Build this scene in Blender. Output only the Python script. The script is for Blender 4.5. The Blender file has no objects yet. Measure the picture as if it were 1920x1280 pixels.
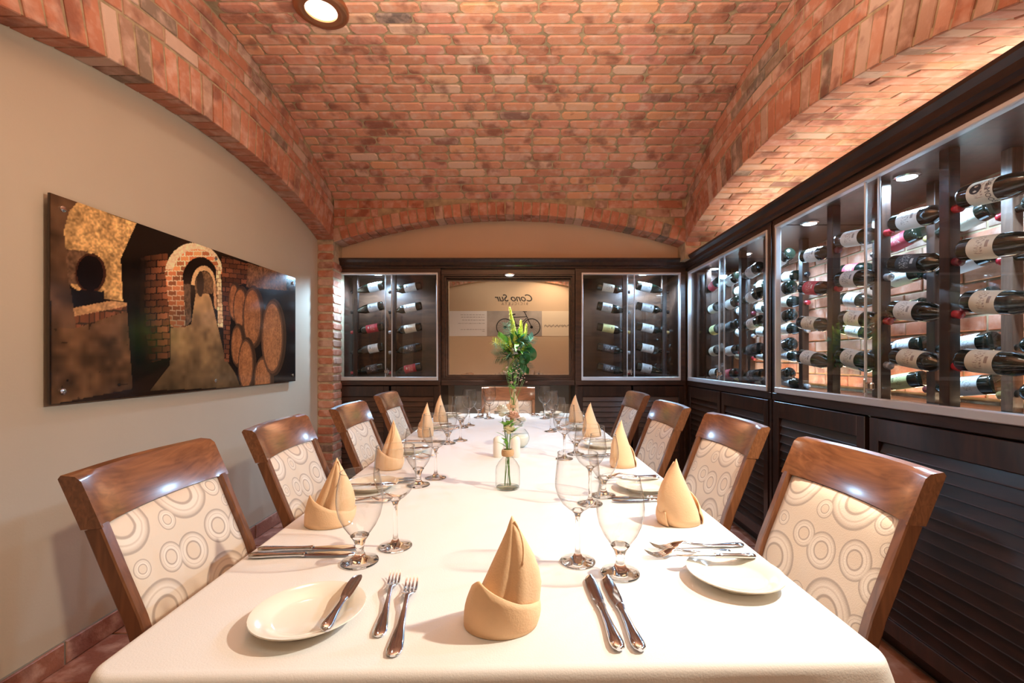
import bpy, math, random
import numpy as np
from mathutils import Vector, Matrix, Euler
from mathutils import noise as mnoise
random.seed(7)
sc = bpy.context.scene
col = sc.collection
PI = math.pi

# ------------------------------------------------------------------ camera
cam_d = bpy.data.cameras.new('camera')
cam = bpy.data.objects.new('camera', cam_d); col.objects.link(cam)
cam.location = (0, 0, 1.16); cam.rotation_euler = (PI/2, 0, 0)
cam_d.sensor_width = 36; cam_d.lens = 853/1920*36
cam_d.shift_x = -26/1920; cam_d.shift_y = 32/1920
cam_d.clip_start = 0.02
sc.camera = cam
# ------------------------------------------------------------------ world and exposure
w = bpy.data.worlds.new('world'); sc.world = w; w.use_nodes = True
w.node_tree.nodes['Background'].inputs[0].default_value = (1, .8, .6, 1)
w.node_tree.nodes['Background'].inputs[1].default_value = 0.3
sc.view_settings.view_transform = 'Standard'; sc.view_settings.look = 'None'
sc.view_settings.exposure = 0.18; sc.view_settings.gamma = 1; sc.view_settings.use_curve_mapping = False
# ------------------------------------------------------------------ lights
def lamp(name, typ, loc, power, color, size=.1, rot=(0,0,0), spot=None, blend=.5, size_y=None):
    d = bpy.data.lights.new(name, typ); d.energy = power; d.color = color
    if typ == 'AREA':
        d.size = size
        if size_y: d.shape = 'RECTANGLE'; d.size_y = size_y
        else: d.shape = 'DISK'
    else: d.shadow_soft_size = size
    if typ == 'SPOT': d.spot_size = spot; d.spot_blend = blend
    o = bpy.data.objects.new(name, d); col.objects.link(o); o.location = loc; o.rotation_euler = rot
    return o
WARM = (1, .73, .48); WARM2 = (1, .90, .74); COOL = (.40, .68, 1.0)
def aim(loc, to):
    return (Vector(to)-Vector(loc)).to_track_quat('-Z', 'Y').to_euler()
lamp('key_lamp', 'SPOT', (1.0, .86, 1.86), 98, WARM2, .03, aim((1.0,.86,1.86), (-.35,1.15,.76)), 2.2, .7)
lamp('downlight_and_fill', 'SPOT', (-1.05, 2.335, 2.86), 7, WARM2, .06, (0,0,0), 2.6, .8)
lamp('downlight_and_fill', 'SPOT', (.75, 1.6, 2.86), 7, WARM2, .06, (0,0,0), 2.6, .8)  # added overhead fill, the vault has no fixture here
lamp('bay_fill', 'AREA', (0, -.2, 2.80), 9, WARM2, 2.2, (0,0,0), size_y=.5)  # added soft fill for the near bay, out of view
lamp('wall_washer_lamp', 'SPOT', (.55, -.25, 2.72), 26, WARM, .05, aim((.55,-.25,2.72), (.35,-.9,1.9)), 2.0, .5)
lamp('mirror_puck_lamp', 'SPOT', (-.145, 4.0, 1.87), 75, (.9,.97,1), .03, (0,0,0), 1.7, .6)
lamp('vault_fill', 'AREA', (-.1, 1.3, 2.25), 44, WARM2, 1.5, (PI,0,0), size_y=.5)  # added unseen area light facing up to brighten the vault
lamp('case_fill', 'AREA', (1.90, 1.9, .975), 4, WARM, .06, (PI,0,0), size_y=1.3)  # added warm fill to bring out the brick behind the bottles
lamp('case_fill', 'AREA', (1.90, 3.3, .975), 4, WARM, .06, (PI,0,0), size_y=1.2)  # same added warm fill in the far case
lamp('soffit_fill', 'AREA', (1.72, 2.4, 2.0), 9, WARM2, .12, (PI,0,0), size_y=2.4)  # added uplight to brighten the right soffit, no real fixture

# ------------------------------------------------------------------ materials
def new_mat(name):
    m = bpy.data.materials.new(name); m.use_nodes = True
    return m, m.node_tree, m.node_tree.nodes, m.node_tree.links, m.node_tree.nodes['Principled BSDF']
def N(nt, typ, **kw):
    n = nt.nodes.new(typ)
    for k, v in kw.items(): setattr(n, k, v)
    return n
def ramp(nt, stops, interp='LINEAR'):
    r = nt.nodes.new('ShaderNodeValToRGB'); cr = r.color_ramp; cr.interpolation = interp
    cr.elements[0].position = stops[0][0]; cr.elements[0].color = (*stops[0][1], 1)
    cr.elements[1].position = stops[-1][0]; cr.elements[1].color = (*stops[-1][1], 1)
    for p, c in stops[1:-1]:
        e = cr.elements.new(p); e.color = (*c, 1)
    return r
def plain(name, c, rough=.5, metal=0, noise=0, nscale=8, bump=0, bscale=60, spec=None, coat=0):
    m, nt, ns, lk, b = new_mat(name)
    b.inputs['Base Color'].default_value = (*c, 1); b.inputs['Roughness'].default_value = rough
    b.inputs['Metallic'].default_value = metal
    if spec is not None: b.inputs['Specular IOR Level'].default_value = spec
    if coat: b.inputs['Coat Weight'].default_value = coat; b.inputs['Coat Roughness'].default_value = .12
    tc = N(nt, 'ShaderNodeTexCoord')
    if noise:
        t = N(nt, 'ShaderNodeTexNoise'); t.inputs['Scale'].default_value = nscale; t.inputs['Detail'].default_value = 4
        lk.new(tc.outputs['Object'], t.inputs['Vector'])
        r = ramp(nt, [(.3, tuple(max(0, x*(1-noise)) for x in c)), (.7, tuple(min(1, x*(1+noise)) for x in c))])
        lk.new(t.outputs[0], r.inputs[0]); lk.new(r.outputs[0], b.inputs['Base Color'])
    if bump:
        t = N(nt, 'ShaderNodeTexNoise'); t.inputs['Scale'].default_value = bscale; t.inputs['Detail'].default_value = 3
        lk.new(tc.outputs['Object'], t.inputs['Vector'])
        bp = N(nt, 'ShaderNodeBump'); bp.inputs['Strength'].default_value = bump; bp.inputs['Distance'].default_value = .004
        lk.new(t.outputs[0], bp.inputs['Height']); lk.new(bp.outputs[0], b.inputs['Normal'])
    return m
def brick_mat(name, stops, rough=.85):
    m, nt, ns, lk, b = new_mat(name)
    oi = N(nt, 'ShaderNodeObjectInfo'); ge = N(nt, 'ShaderNodeNewGeometry')
    add = N(nt, 'ShaderNodeMath', operation='ADD'); fr = N(nt, 'ShaderNodeMath', operation='FRACT')
    lk.new(oi.outputs['Random'], add.inputs[0]); lk.new(ge.outputs['Random Per Island'], add.inputs[1]); lk.new(add.outputs[0], fr.inputs[0])
    r = ramp(nt, stops); lk.new(fr.outputs[0], r.inputs[0])
    n1 = N(nt, 'ShaderNodeTexNoise'); n1.inputs['Scale'].default_value = 16; n1.inputs['Detail'].default_value = 5
    n1.noise_dimensions = '4D'; lk.new(ge.outputs['Position'], n1.inputs['Vector']); lk.new(fr.outputs[0], n1.inputs['W'])
    lr = ramp(nt, [(.47, (0,0,0)), (.72, (.75,.75,.75))]); lk.new(n1.outputs[0], lr.inputs[0])
    mx = N(nt, 'ShaderNodeMixRGB'); mx.inputs[2].default_value = (.68, .44, .34, 1)
    lk.new(lr.outputs[0], mx.inputs[0]); lk.new(r.outputs[0], mx.inputs[1])
    n2 = N(nt, 'ShaderNodeTexNoise'); n2.inputs['Scale'].default_value = 7; n2.inputs['Detail'].default_value = 6
    lk.new(ge.outputs['Position'], n2.inputs['Vector'])
    dr = ramp(nt, [(.34, (.7,.7,.7)), (.46, (0,0,0))]); lk.new(n2.outputs[0], dr.inputs[0])
    mx2 = N(nt, 'ShaderNodeMixRGB'); mx2.inputs[2].default_value = (.2, .06, .035, 1)
    lk.new(dr.outputs[0], mx2.inputs[0]); lk.new(mx.outputs[0], mx2.inputs[1])
    lk.new(mx2.outputs[0], b.inputs['Base Color']); b.inputs['Roughness'].default_value = rough
    n3 = N(nt, 'ShaderNodeTexNoise'); n3.inputs['Scale'].default_value = 90; n3.inputs['Detail'].default_value = 4
    lk.new(ge.outputs['Position'], n3.inputs['Vector'])
    bp = N(nt, 'ShaderNodeBump'); bp.inputs['Strength'].default_value = .5; bp.inputs['Distance'].default_value = .004
    lk.new(n3.outputs[0], bp.inputs['Height']); lk.new(bp.outputs[0], b.inputs['Normal'])
    return m
def wood_mat(name, c1, c2, rough=.3, scale=(2, 30, 30), coat=.5, worldpos=False):
    m, nt, ns, lk, b = new_mat(name)
    tc = N(nt, 'ShaderNodeTexCoord'); mp = N(nt, 'ShaderNodeMapping'); mp.inputs['Scale'].default_value = scale
    if worldpos:
        ge = N(nt, 'ShaderNodeNewGeometry'); lk.new(ge.outputs['Position'], mp.inputs[0])
    else: lk.new(tc.outputs['Object'], mp.inputs[0])
    n1 = N(nt, 'ShaderNodeTexNoise'); n1.inputs['Scale'].default_value = 1.5; n1.inputs['Detail'].default_value = 6; n1.inputs['Distortion'].default_value = 1.4
    lk.new(mp.outputs[0], n1.inputs['Vector'])
    r = ramp(nt, [(.3, c1), (.7, c2)]); lk.new(n1.outputs[0], r.inputs[0]); lk.new(r.outputs[0], b.inputs['Base Color'])
    b.inputs['Roughness'].default_value = rough; b.inputs['Coat Weight'].default_value = coat; b.inputs['Coat Roughness'].default_value = .15
    return m
def emit(name, c, s):
    m, nt, ns, lk, b = new_mat(name)
    b.inputs['Base Color'].default_value = (*c, 1); b.inputs['Emission Color'].default_value = (*c, 1); b.inputs['Emission Strength'].default_value = s
    return m
def thin_glass(name, edge=.45, tint=(1,1,1), gloss=.5, blend=.5, pw=2.2):
    m, nt, ns, lk, b = new_mat(name); ns.remove(b)
    out = ns['Material Output']
    lw = N(nt, 'ShaderNodeLayerWeight'); lw.inputs['Blend'].default_value = blend
    pwr = N(nt, 'ShaderNodeMath', operation='POWER'); pwr.inputs[1].default_value = pw; lk.new(lw.outputs['Facing'], pwr.inputs[0])
    r = ramp(nt, [(0, tint), (.45, tuple(x*(.3*edge+.68) for x in tint)), (1, tuple(x*edge for x in tint))]); lk.new(pwr.outputs[0], r.inputs[0])
    tr = N(nt, 'ShaderNodeBsdfTransparent'); lk.new(r.outputs[0], tr.inputs[0])
    gl = N(nt, 'ShaderNodeBsdfGlossy'); gl.inputs['Roughness'].default_value = .01
    p5 = N(nt, 'ShaderNodeMath', operation='POWER'); p5.inputs[1].default_value = 5; lk.new(lw.outputs['Facing'], p5.inputs[0])
    mm = N(nt, 'ShaderNodeMath', operation='MULTIPLY_ADD'); mm.inputs[1].default_value = .9*gloss; mm.inputs[2].default_value = .06*gloss; lk.new(p5.outputs[0], mm.inputs[0])
    mx = N(nt, 'ShaderNodeMixShader'); lk.new(mm.outputs[0], mx.inputs[0]); lk.new(tr.outputs[0], mx.inputs[1]); lk.new(gl.outputs[0], mx.inputs[2])
    lk.new(mx.outputs[0], out.inputs['Surface'])
    return m
def solid_glass(name, c=(1,1,1), ior=1.45):
    m, nt, ns, lk, b = new_mat(name)
    b.inputs['Base Color'].default_value = (*c, 1); b.inputs['Roughness'].default_value = 0.0
    b.inputs['Transmission Weight'].default_value = 1; b.inputs['IOR'].default_value = ior
    return m
M = {}
VB = [(0, (.46,.18,.11)), (.2, (.58,.25,.15)), (.45, (.66,.29,.175)), (.7, (.60,.24,.17)), (.85, (.70,.33,.17)), (.95, (.66,.42,.31)), (.982, (.52,.2,.13)), (1, (.12,.09,.08))]
AB = [(0, (.42,.15,.08)), (.25, (.54,.21,.12)), (.5, (.48,.18,.10)), (.68, (.58,.24,.14)), (.74, (.60,.40,.30)), (.88, (.44,.23,.15)), (.95, (.20,.15,.11)), (1, (.36,.2,.12))]
M['brick'] = brick_mat('brick_red', VB)
M['brick_arch'] = brick_mat('brick_arch', AB)
M['mortar'] = plain('mortar', (.40,.28,.16), .95, noise=.3, nscale=20, bump=.5)
M['mortar_light'] = plain('mortar_light', (.48,.36,.23), .95, noise=.25, nscale=20, bump=.5)
M['plaster'] = plain('plaster', (.53,.435,.325), .75, noise=.03, nscale=2, bump=.08, bscale=120)
M['plaster_tan'] = plain('plaster_tan', (.66,.47,.31), .75, noise=.03, nscale=2)
M['plaster_grey'] = plain('plaster_grey', (.50,.47,.38), .8, noise=.04, nscale=3)
M['dark_wood'] = wood_mat('dark_wood', (.012,.006,.004), (.045,.018,.010), .38, (14, 2.5, 14), .25, True)
M['dark_wood_v'] = wood_mat('dark_wood_vertical', (.014,.007,.005), (.05,.02,.011), .28, (14, 14, 2), .5, True)
M['dark_wood_x'] = wood_mat('dark_wood_cross', (.026,.011,.007), (.085,.036,.019), .32, (2.5, 14, 14), .4, True)
M['light_wood_v'] = wood_mat('pale_post_wood', (.10,.045,.025), (.22,.11,.065), .4, (20, 20, 2), .3, True)
M['chair_wood'] = wood_mat('chair_wood', (.13,.044,.016), (.27,.105,.042), .28, (60, 3, 30), .9)
M['chair_wood_v'] = wood_mat('chair_wood_leg', (.11,.037,.013), (.23,.085,.033), .3, (25, 25, 3), .6)
M['alu'] = plain('aluminium', (.72,.73,.75), .4, .55)
M['steel'] = plain('polished_steel', (.70,.74,.80), .09, 1)
M['chrome'] = plain('chrome', (.85,.85,.86), .12, 1)
M['cloth'] = plain('tablecloth_linen', (.77,.735,.69), .85, bump=.1, bscale=400)
M['napkin'] = plain('peach_napkin', (.82,.54,.31), .8, noise=.05, nscale=20, bump=.15, bscale=300)
M['china'] = plain('china', (.84,.78,.65), .12, coat=.6)
M['white_ceramic'] = plain('white_ceramic', (.80,.76,.68), .3)
M['bowl'] = thin_glass('bowl_glass', .15, (.975,.975,.965), 1.2, .5, 3.0)
M['stem'] = solid_glass('stem_glass')
M['pane'] = thin_glass('pane_glass', .85, (.98,.99,.985), .8, .5, 3)
M['vase_glass'] = thin_glass('vase_glass', .45, (.95,.98,.96), 1.0, .5, 4)
M['mirror'] = plain('mirror', (.93,.93,.92), .0, 1)
M['led'] = emit('led_lens', (.75,.9,1), 40)
M['led_warm'] = emit('warm_lens', (1,.85,.65), 4)
M['led_soft'] = emit('frosted_lens', (.95,.9,.88), 1.3)
M['copper'] = plain('copper_ring', (.45,.2,.10), .3, .8)
M['tile'] = brick_mat('floor_tile', [(0, (.27,.09,.05)), (.4, (.36,.14,.085)), (.7, (.32,.13,.10)), (1, (.42,.18,.10))], .45)
M['grout'] = plain('grout', (.22,.19,.15), .9)
M['wine_glass_dark'] = plain('bottle_glass_dark', (.006,.010,.006), .06, coat=1)
M['cord'] = plain('twine', (.55,.33,.16), .9, bump=.6, bscale=300)
M['green'] = plain('leaf_green', (.16,.42,.05), .45, noise=.4, nscale=30)
M['green_dark'] = plain('leaf_dark', (.03,.19,.05), .35, noise=.3, nscale=20)
M['green_blue'] = plain('leaf_blue', (.20,.46,.36), .5)
M['green_yellow'] = plain('leaf_yellow', (.66,.74,.14), .6, noise=.3, nscale=60)
M['petal'] = plain('petal_white', (.85,.83,.76), .6)
M['petal_cream'] = plain('petal_cream', (.86,.78,.55), .6)
M['petal_pink'] = plain('petal_pink', (.85,.62,.5), .6)
M['stem_green'] = plain('stem_green', (.16,.28,.06), .5)
M['black'] = plain('black_ink', (.02,.018,.018), .6)
M['grey_ink'] = plain('grey_ink', (.36,.27,.2), .6)
M['text_ink'] = plain('brown_grey_ink', (.22,.16,.13), .6)
M['paper'] = plain('poster_paper', (.86,.80,.78), .6)
M['paper_tan'] = plain('poster_tan', (.84,.68,.50), .6)
M['paper_grey'] = plain('poster_grey', (.42,.36,.32), .6, noise=.25, nscale=3)
M['panel_side'] = plain('panel_edge', (.05,.03,.02), .3)
for nm, c in dict(red=(.45,.02,.03), black=(.015,.012,.014), silver=(.5,.5,.52), gold=(.55,.4,.15), wine=(.16,.02,.03)).items():
    M['cap_'+nm] = plain('capsule_'+nm, c, .28, .3 if nm in ('silver','gold') else 0, coat=.4)

def label_mat(name, paper, ink, seed, band=None):
    m, nt, ns, lk, b = new_mat(name)
    uv = N(nt, 'ShaderNodeUVMap'); sp = N(nt, 'ShaderNodeSeparateXYZ'); lk.new(uv.outputs[0], sp.inputs[0])
    # printed lines: v bands masked by word noise
    cur = None
    mixc = N(nt, 'ShaderNodeMixRGB'); mixc.inputs[1].default_value = (*paper, 1); mixc.inputs[2].default_value = (*ink, 1)
    nz = N(nt, 'ShaderNodeTexNoise'); nz.inputs['Scale'].default_value = 1
    mp = N(nt, 'ShaderNodeMapping'); mp.inputs['Scale'].default_value = (9, 60, 1); mp.inputs['Location'].default_value = (seed*3.1, seed, 0)
    lk.new(uv.outputs[0], mp.inputs[0]); lk.new(mp.outputs[0], nz.inputs['Vector'])
    g = N(nt, 'ShaderNodeMath', operation='GREATER_THAN'); g.inputs[1].default_value = .56; lk.new(nz.outputs[0], g.inputs[0])
    # confine to centre block
    def inside(sock, a, c):
        p = N(nt, 'ShaderNodeMath', operation='GREATER_THAN'); p.inputs[1].default_value = a; lk.new(sock, p.inputs[0])
        q = N(nt, 'ShaderNodeMath', operation='LESS_THAN'); q.inputs[1].default_value = c; lk.new(sock, q.inputs[0])
        r = N(nt, 'ShaderNodeMath', operation='MULTIPLY'); lk.new(p.outputs[0], r.inputs[0]); lk.new(q.outputs[0], r.inputs[1]); return r.outputs[0]
    a1 = inside(sp.outputs[0], .2 + .05*(seed % 3), .62); a2 = inside(sp.outputs[1], .3, .7)
    m1 = N(nt, 'ShaderNodeMath', operation='MULTIPLY'); lk.new(a1, m1.inputs[0]); lk.new(a2, m1.inputs[1])
    m2 = N(nt, 'ShaderNodeMath', operation='MULTIPLY'); lk.new(m1.outputs[0], m2.inputs[0]); lk.new(g.outputs[0], m2.inputs[1])
    # an emblem block
    e1 = inside(sp.outputs[0], .7, .82); e2 = inside(sp.outputs[1], .43, .57)
    m3 = N(nt, 'ShaderNodeMath', operation='MULTIPLY'); lk.new(e1, m3.inputs[0]); lk.new(e2, m3.inputs[1])
    m4 = N(nt, 'ShaderNodeMath', operation='MAXIMUM'); lk.new(m2.outputs[0], m4.inputs[0]); lk.new(m3.outputs[0], m4.inputs[1])
    m5 = N(nt, 'ShaderNodeMath', operation='MULTIPLY'); m5.inputs[1].default_value = .75; lk.new(m4.outputs[0], m5.inputs[0])
    lk.new(m5.outputs[0], mixc.inputs[0]); lk.new(mixc.outputs[0], b.inputs['Base Color']); b.inputs['Roughness'].default_value = .6
    return m
LAB = {
 'white': label_mat('label_white', (.74,.73,.70), (.12,.11,.12), 1),
 'cream': label_mat('label_cream', (.72,.64,.50), (.2,.1,.08), 2),
 'grey': label_mat('label_grey', (.58,.58,.58), (.05,.05,.08), 3),
 'red': label_mat('label_red', (.50,.04,.06), (.8,.7,.6), 4),
 'yellow': label_mat('label_yellow', (.66,.62,.26), (.15,.12,.05), 5),
 'black': label_mat('label_black', (.03,.03,.035), (.6,.6,.6), 6),
}
# upholstery: explicit ring motifs
def fabric():
    m, nt, ns, lk, b = new_mat('ring_fabric')
    uv = N(nt, 'ShaderNodeUVMap')
    circ = [(.10,.90,.20),(.42,.80,.07),(.63,.93,.21),(.90,.88,.08),(.80,.62,.13),(1.0,.55,.12),(.33,.60,.10),(.52,.56,.13),(.14,.36,.20),(.72,.26,.22),(.43,.26,.06),(.97,.30,.09),(.33,.07,.13),(.07,.07,.12),(.58,-.02,.10),(1.0,.03,.15),(.1,.63,.06),(.98,.75,.05)]
    cur = None
    for x, y, r in circ:
        sb = N(nt, 'ShaderNodeVectorMath', operation='SUBTRACT'); sb.inputs[1].default_value = (x, y, 0); lk.new(uv.outputs[0], sb.inputs[0])
        ml = N(nt, 'ShaderNodeVectorMath', operation='MULTIPLY'); ml.inputs[1].default_value = (1/r, 1.12/r, 0); lk.new(sb.outputs[0], ml.inputs[0])
        ln = N(nt, 'ShaderNodeVectorMath', operation='LENGTH'); lk.new(ml.outputs[0], ln.inputs[0])
        if cur is None: cur = ln.outputs['Value']
        else:
            mn = N(nt, 'ShaderNodeMath', operation='MINIMUM'); lk.new(cur, mn.inputs[0]); lk.new(ln.outputs['Value'], mn.inputs[1]); cur = mn.outputs[0]
    base = (.70,.575,.45); lite = (.76,.66,.55); ring = (.42,.335,.27); mid = (.60,.49,.39)
    st = [(0, base), (.40, base), (.44, ring), (.49, ring), (.53, lite), (.66, lite), (.70, mid), (.76, lite), (.88, mid), (.93, ring), (.97, ring), (1.0, base)]
    r = ramp(nt, st); lk.new(cur, r.inputs[0]); lk.new(r.outputs[0], b.inputs['Base Color'])
    b.inputs['Roughness'].default_value = .85; b.inputs['Sheen Weight'].default_value = .15
    tc = N(nt, 'ShaderNodeTexCoord'); t = N(nt, 'ShaderNodeTexNoise'); t.inputs['Scale'].default_value = 350
    lk.new(tc.outputs['Object'], t.inputs['Vector']); bp = N(nt, 'ShaderNodeBump'); bp.inputs['Strength'].default_value = .25; bp.inputs['Distance'].default_value = .002
    lk.new(t.outputs[0], bp.inputs['Height']); lk.new(bp.outputs[0], b.inputs['Normal'])
    return m
M['fabric'] = fabric()

# ------------------------------------------------------------------ mesh helpers
class MB:
    def __init__(s): s.v = []; s.f = []; s.uv = None
    def add(s, vs, fs):
        o = len(s.v); s.v += [tuple(p) for p in vs]; s.f += [tuple(i+o for i in f) for f in fs]; return s
    def box(s, a, b, ch=0, mat=None):
        (x0,y0,z0),(x1,y1,z1) = [(min(p),max(p)) for p in zip(a,b)] and ((min(a[0],b[0]),min(a[1],b[1]),min(a[2],b[2])),(max(a[0],b[0]),max(a[1],b[1]),max(a[2],b[2])))
        if ch:
            c = min(ch, (x1-x0)/2.2, (y1-y0)/2.2, (z1-z0)/2.2)
            idx = {}; vs = []
            for sx in (0,1):
                for sy in (0,1):
                    for sz in (0,1):
                        X,Y,Z = (x0,x1)[sx],(y0,y1)[sy],(z0,z1)[sz]; dx,dy,dz = (c,-c)[sx],(c,-c)[sy],(c,-c)[sz]
                        for k,p in enumerate(((X,Y+dy,Z+dz),(X+dx,Y,Z+dz),(X+dx,Y+dy,Z))):
                            idx[sx,sy,sz,k] = len(vs); vs.append(p)
            g = lambda *k: idx[k]; fs = []
            for a_ in (0,1):
                fs.append([g(a_,0,0,0),g(a_,1,0,0),g(a_,1,1,0),g(a_,0,1,0)][::(-1 if a_==0 else 1)])
                fs.append([g(0,a_,0,1),g(1,a_,0,1),g(1,a_,1,1),g(0,a_,1,1)][::(1 if a_==0 else -1)])
                fs.append([g(0,0,a_,2),g(1,0,a_,2),g(1,1,a_,2),g(0,1,a_,2)][::(-1 if a_==0 else 1)])
            for sx in (0,1):
                for sy in (0,1): fs.append([g(sx,sy,0,0),g(sx,sy,1,0),g(sx,sy,1,1),g(sx,sy,0,1)][::(1 if sx!=sy else -1)][::-1])
            for sx in (0,1):
                for sz in (0,1): fs.append([g(sx,0,sz,0),g(sx,1,sz,0),g(sx,1,sz,2),g(sx,0,sz,2)][::(1 if sx==sz else -1)][::-1])
            for sy in (0,1):
                for sz in (0,1): fs.append([g(0,sy,sz,1),g(1,sy,sz,1),g(1,sy,sz,2),g(0,sy,sz,2)][::(1 if sy!=sz else -1)][::-1])
            for sx in (0,1):
                for sy in (0,1):
                    for sz in (0,1): fs.append([g(sx,sy,sz,0),g(sx,sy,sz,1),g(sx,sy,sz,2)][::(1 if (sx+sy+sz)%2 else -1)])
        else:
            vs = [(x,y,z) for x in (x0,x1) for y in (y0,y1) for z in (z0,z1)]
            fs = [(0,1,3,2),(4,6,7,5),(0,4,5,1),(2,3,7,6),(0,2,6,4),(1,5,7,3)]
        if mat is not None: vs = [mat @ Vector(p) for p in vs]
        return s.add(vs, fs)
    def lathe(s, prof, n=24, c=(0,0,0), axis='Z', closed_ends=True):
        o = len(s.v); cx,cy,cz = c; k = len(prof)
        for r, z in prof:
            for i in range(n):
                a = 2*PI*i/n; s.v.append((cx+r*math.cos(a), cy+r*math.sin(a), cz+z))
        for j in range(k-1):
            for i in range(n):
                s.f.append((o+j*n+i, o+j*n+(i+1)%n, o+(j+1)*n+(i+1)%n, o+(j+1)*n+i))
        if closed_ends:
            if prof[0][0] > 1e-6: s.f.append(tuple(o+i for i in range(n))[::-1])
            if prof[-1][0] > 1e-6: s.f.append(tuple(o+(k-1)*n+i for i in range(n)))
        return s
    def loft(s, secs, n=10, caps=True):
        """secs: (centre, half-width vector, half-thickness vector)"""
        o = len(s.v)
        for c, u, t in secs:
            c, u, t = Vector(c), Vector(u), Vector(t)
            for i in range(n):
                a = 2*PI*i/n; s.v.append(tuple(c + u*math.cos(a) + t*math.sin(a)))
        for j in range(len(secs)-1):
            for i in range(n):
                s.f.append((o+j*n+i, o+j*n+(i+1)%n, o+(j+1)*n+(i+1)%n, o+(j+1)*n+i))
        if caps:
            s.f.append(tuple(o+i for i in range(n))[::-1]); s.f.append(tuple(o+(len(secs)-1)*n+i for i in range(n)))
        return s
    def tube(s, pts, r, n=6):
        secs = []
        for i, p in enumerate(pts):
            p = Vector(p); a = Vector(pts[max(0,i-1)]); b = Vector(pts[min(len(pts)-1,i+1)])
            d = (b-a).normalized(); up = Vector((0,0,1)) if abs(d.z) < .9 else Vector((1,0,0))
            u = d.cross(up).normalized(); v = u.cross(d)
            rr = r[i] if isinstance(r, (list,tuple)) else r
            secs.append((p, u*rr, v*rr))
        return s.loft(secs, n)
    def mesh(s, name, mat=None, smooth=False, auto=None):
        me = bpy.data.meshes.new(name); me.from_pydata(s.v, [], s.f); me.update()
        if mat is not None: me.materials.append(M[mat] if isinstance(mat, str) else mat)
        import bmesh
        bm = bmesh.new(); bm.from_mesh(me); bmesh.ops.recalc_face_normals(bm, faces=bm.faces); bm.to_mesh(me); bm.free()
        if smooth: me.polygons.foreach_set('use_smooth', [True]*len(me.polygons))
        return me
    def build(s, name, mat=None, parent=None, smooth=False, loc=None, **kw):
        return link(name, s.mesh(name, mat, smooth), parent, loc, **kw)
def link(name, me, parent=None, loc=None, rot=None, scale=None, mw=None):
    o = bpy.data.objects.new(name, me); col.objects.link(o)
    if parent: o.parent = parent
    if mw is not None: o.matrix_local = mw
    if loc is not None: o.location = loc
    if rot is not None: o.rotation_euler = rot
    if scale is not None: o.scale = scale
    return o
def smooth_sharp(o, ang=40):
    me = o.data
    me.polygons.foreach_set('use_smooth', [True]*len(me.polygons))
    me.set_sharp_from_angle(angle=math.radians(ang))
    return o
def thing(name, label, cat, loc=(0,0,0), rz=0, group=None):
    o = bpy.data.objects.new(name, None); col.objects.link(o); o.location = loc; o.rotation_euler = (0,0,rz)
    o.empty_display_size = .05
    return tag(o, label, cat, group)
def tag(o, label, cat, group=None):
    o['label'] = label; o['category'] = cat
    if group: o['group'] = group
    return o
def struct(o): o['kind'] = 'structure'; return o
def dup(root, loc=None, rz=None, label=None, group=None, mw=None):
    kids = {}
    for c in bpy.data.objects:
        if c.parent: kids.setdefault(c.parent.name, []).append(c)
    def cp(o, par):
        c = o.copy(); col.objects.link(c); c.parent = par
        for k in kids.get(o.name, []): cp(k, c)
        return c
    r = cp(root, None)
    if mw is not None: r.matrix_world = mw
    if loc is not None: r.location = loc
    if rz is not None: r.rotation_euler = (0,0,rz)
    if label: r['label'] = label
    if group: r['group'] = group
    return r

# ------------------------------------------------------------------ room dimensions
XL, XLF = -1.757, -1.62          # left plaster wall, left brick arch face
XR, XRF, XRB = 1.42, 1.343, 1.98 # right cabinet face, right brick arch face, brick wall behind the right cabinets
YB, YC, YW, YK = 3.83, 4.0, 4.02, 4.42  # back arch face, back cabinet face, tan wall, rear of the niche
YN = -.9
def z_ceil(y): return 2.965 - (2.75 - math.sqrt(2.75**2 - (y-2.3)**2))
def z_left(y): return 2.385 - (4.2 - math.sqrt(4.2**2 - (y-2.47)**2))
def z_right(y): return 2.375 - (3.6 - math.sqrt(3.6**2 - (y-2.55)**2))
XA = (XLF+XRF)/2
def z_back(x): return 2.372 - (4.8 - math.sqrt(4.8**2 - (x-XA)**2))

# ------------------------------------------------------------------ brick factory
def brick_mesh(L, H, D, seed, rounded=True, mat='brick'):
    """front face at z=0, body to z=-D, length x, height y"""
    rnd = random.Random(seed); hx, hy = L/2, H/2
    if rounded:
        c = H*.22*rnd.uniform(.7,1.3); j = lambda: rnd.uniform(-.0025,.0025)
        out = [(-hx+c,-hy),(hx-c,-hy),(hx,-hy+c),(hx,hy-c),(hx-c,hy),(-hx+c,hy),(-hx,hy-c),(-hx,-hy+c)]
        ins = .006
    else:
        j = lambda: rnd.uniform(-.0015,.0015); out = [(-hx,-hy),(hx,-hy),(hx,hy),(-hx,hy)]; ins = .003
    out = [(x+j(), y+j()) for x, y in out]; n = len(out)
    inn = [(x*(1-ins/hx), y*(1-ins/hy)) for x, y in out]
    vs = [(x,y,-D) for x,y in out] + [(x,y,-ins) for x,y in out] + [(x,y,rnd.uniform(-.001,.001)) for x,y in inn]
    fs = []
    for k in (0,1):
        for i in range(n): fs.append((k*n+i, k*n+(i+1)%n, (k+1)*n+(i+1)%n, (k+1)*n+i))
    fs.append(tuple(2*n+i for i in range(n)))
    me = bpy.data.meshes.new('brick'); me.from_pydata(vs, [], fs); me.materials.append(M[mat]); me.update()
    return me
def frame(p, xa, ya, za, sx=1, sy=1):
    xa, ya, za = Vector(xa).normalized(), Vector(ya).normalized(), Vector(za).normalized()
    m = Matrix((( xa.x*sx, ya.x*sy, za.x, p[0]), (xa.y*sx, ya.y*sy, za.y, p[1]), (xa.z*sx, ya.z*sy, za.z, p[2]), (0,0,0,1)))
    return m
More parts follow.
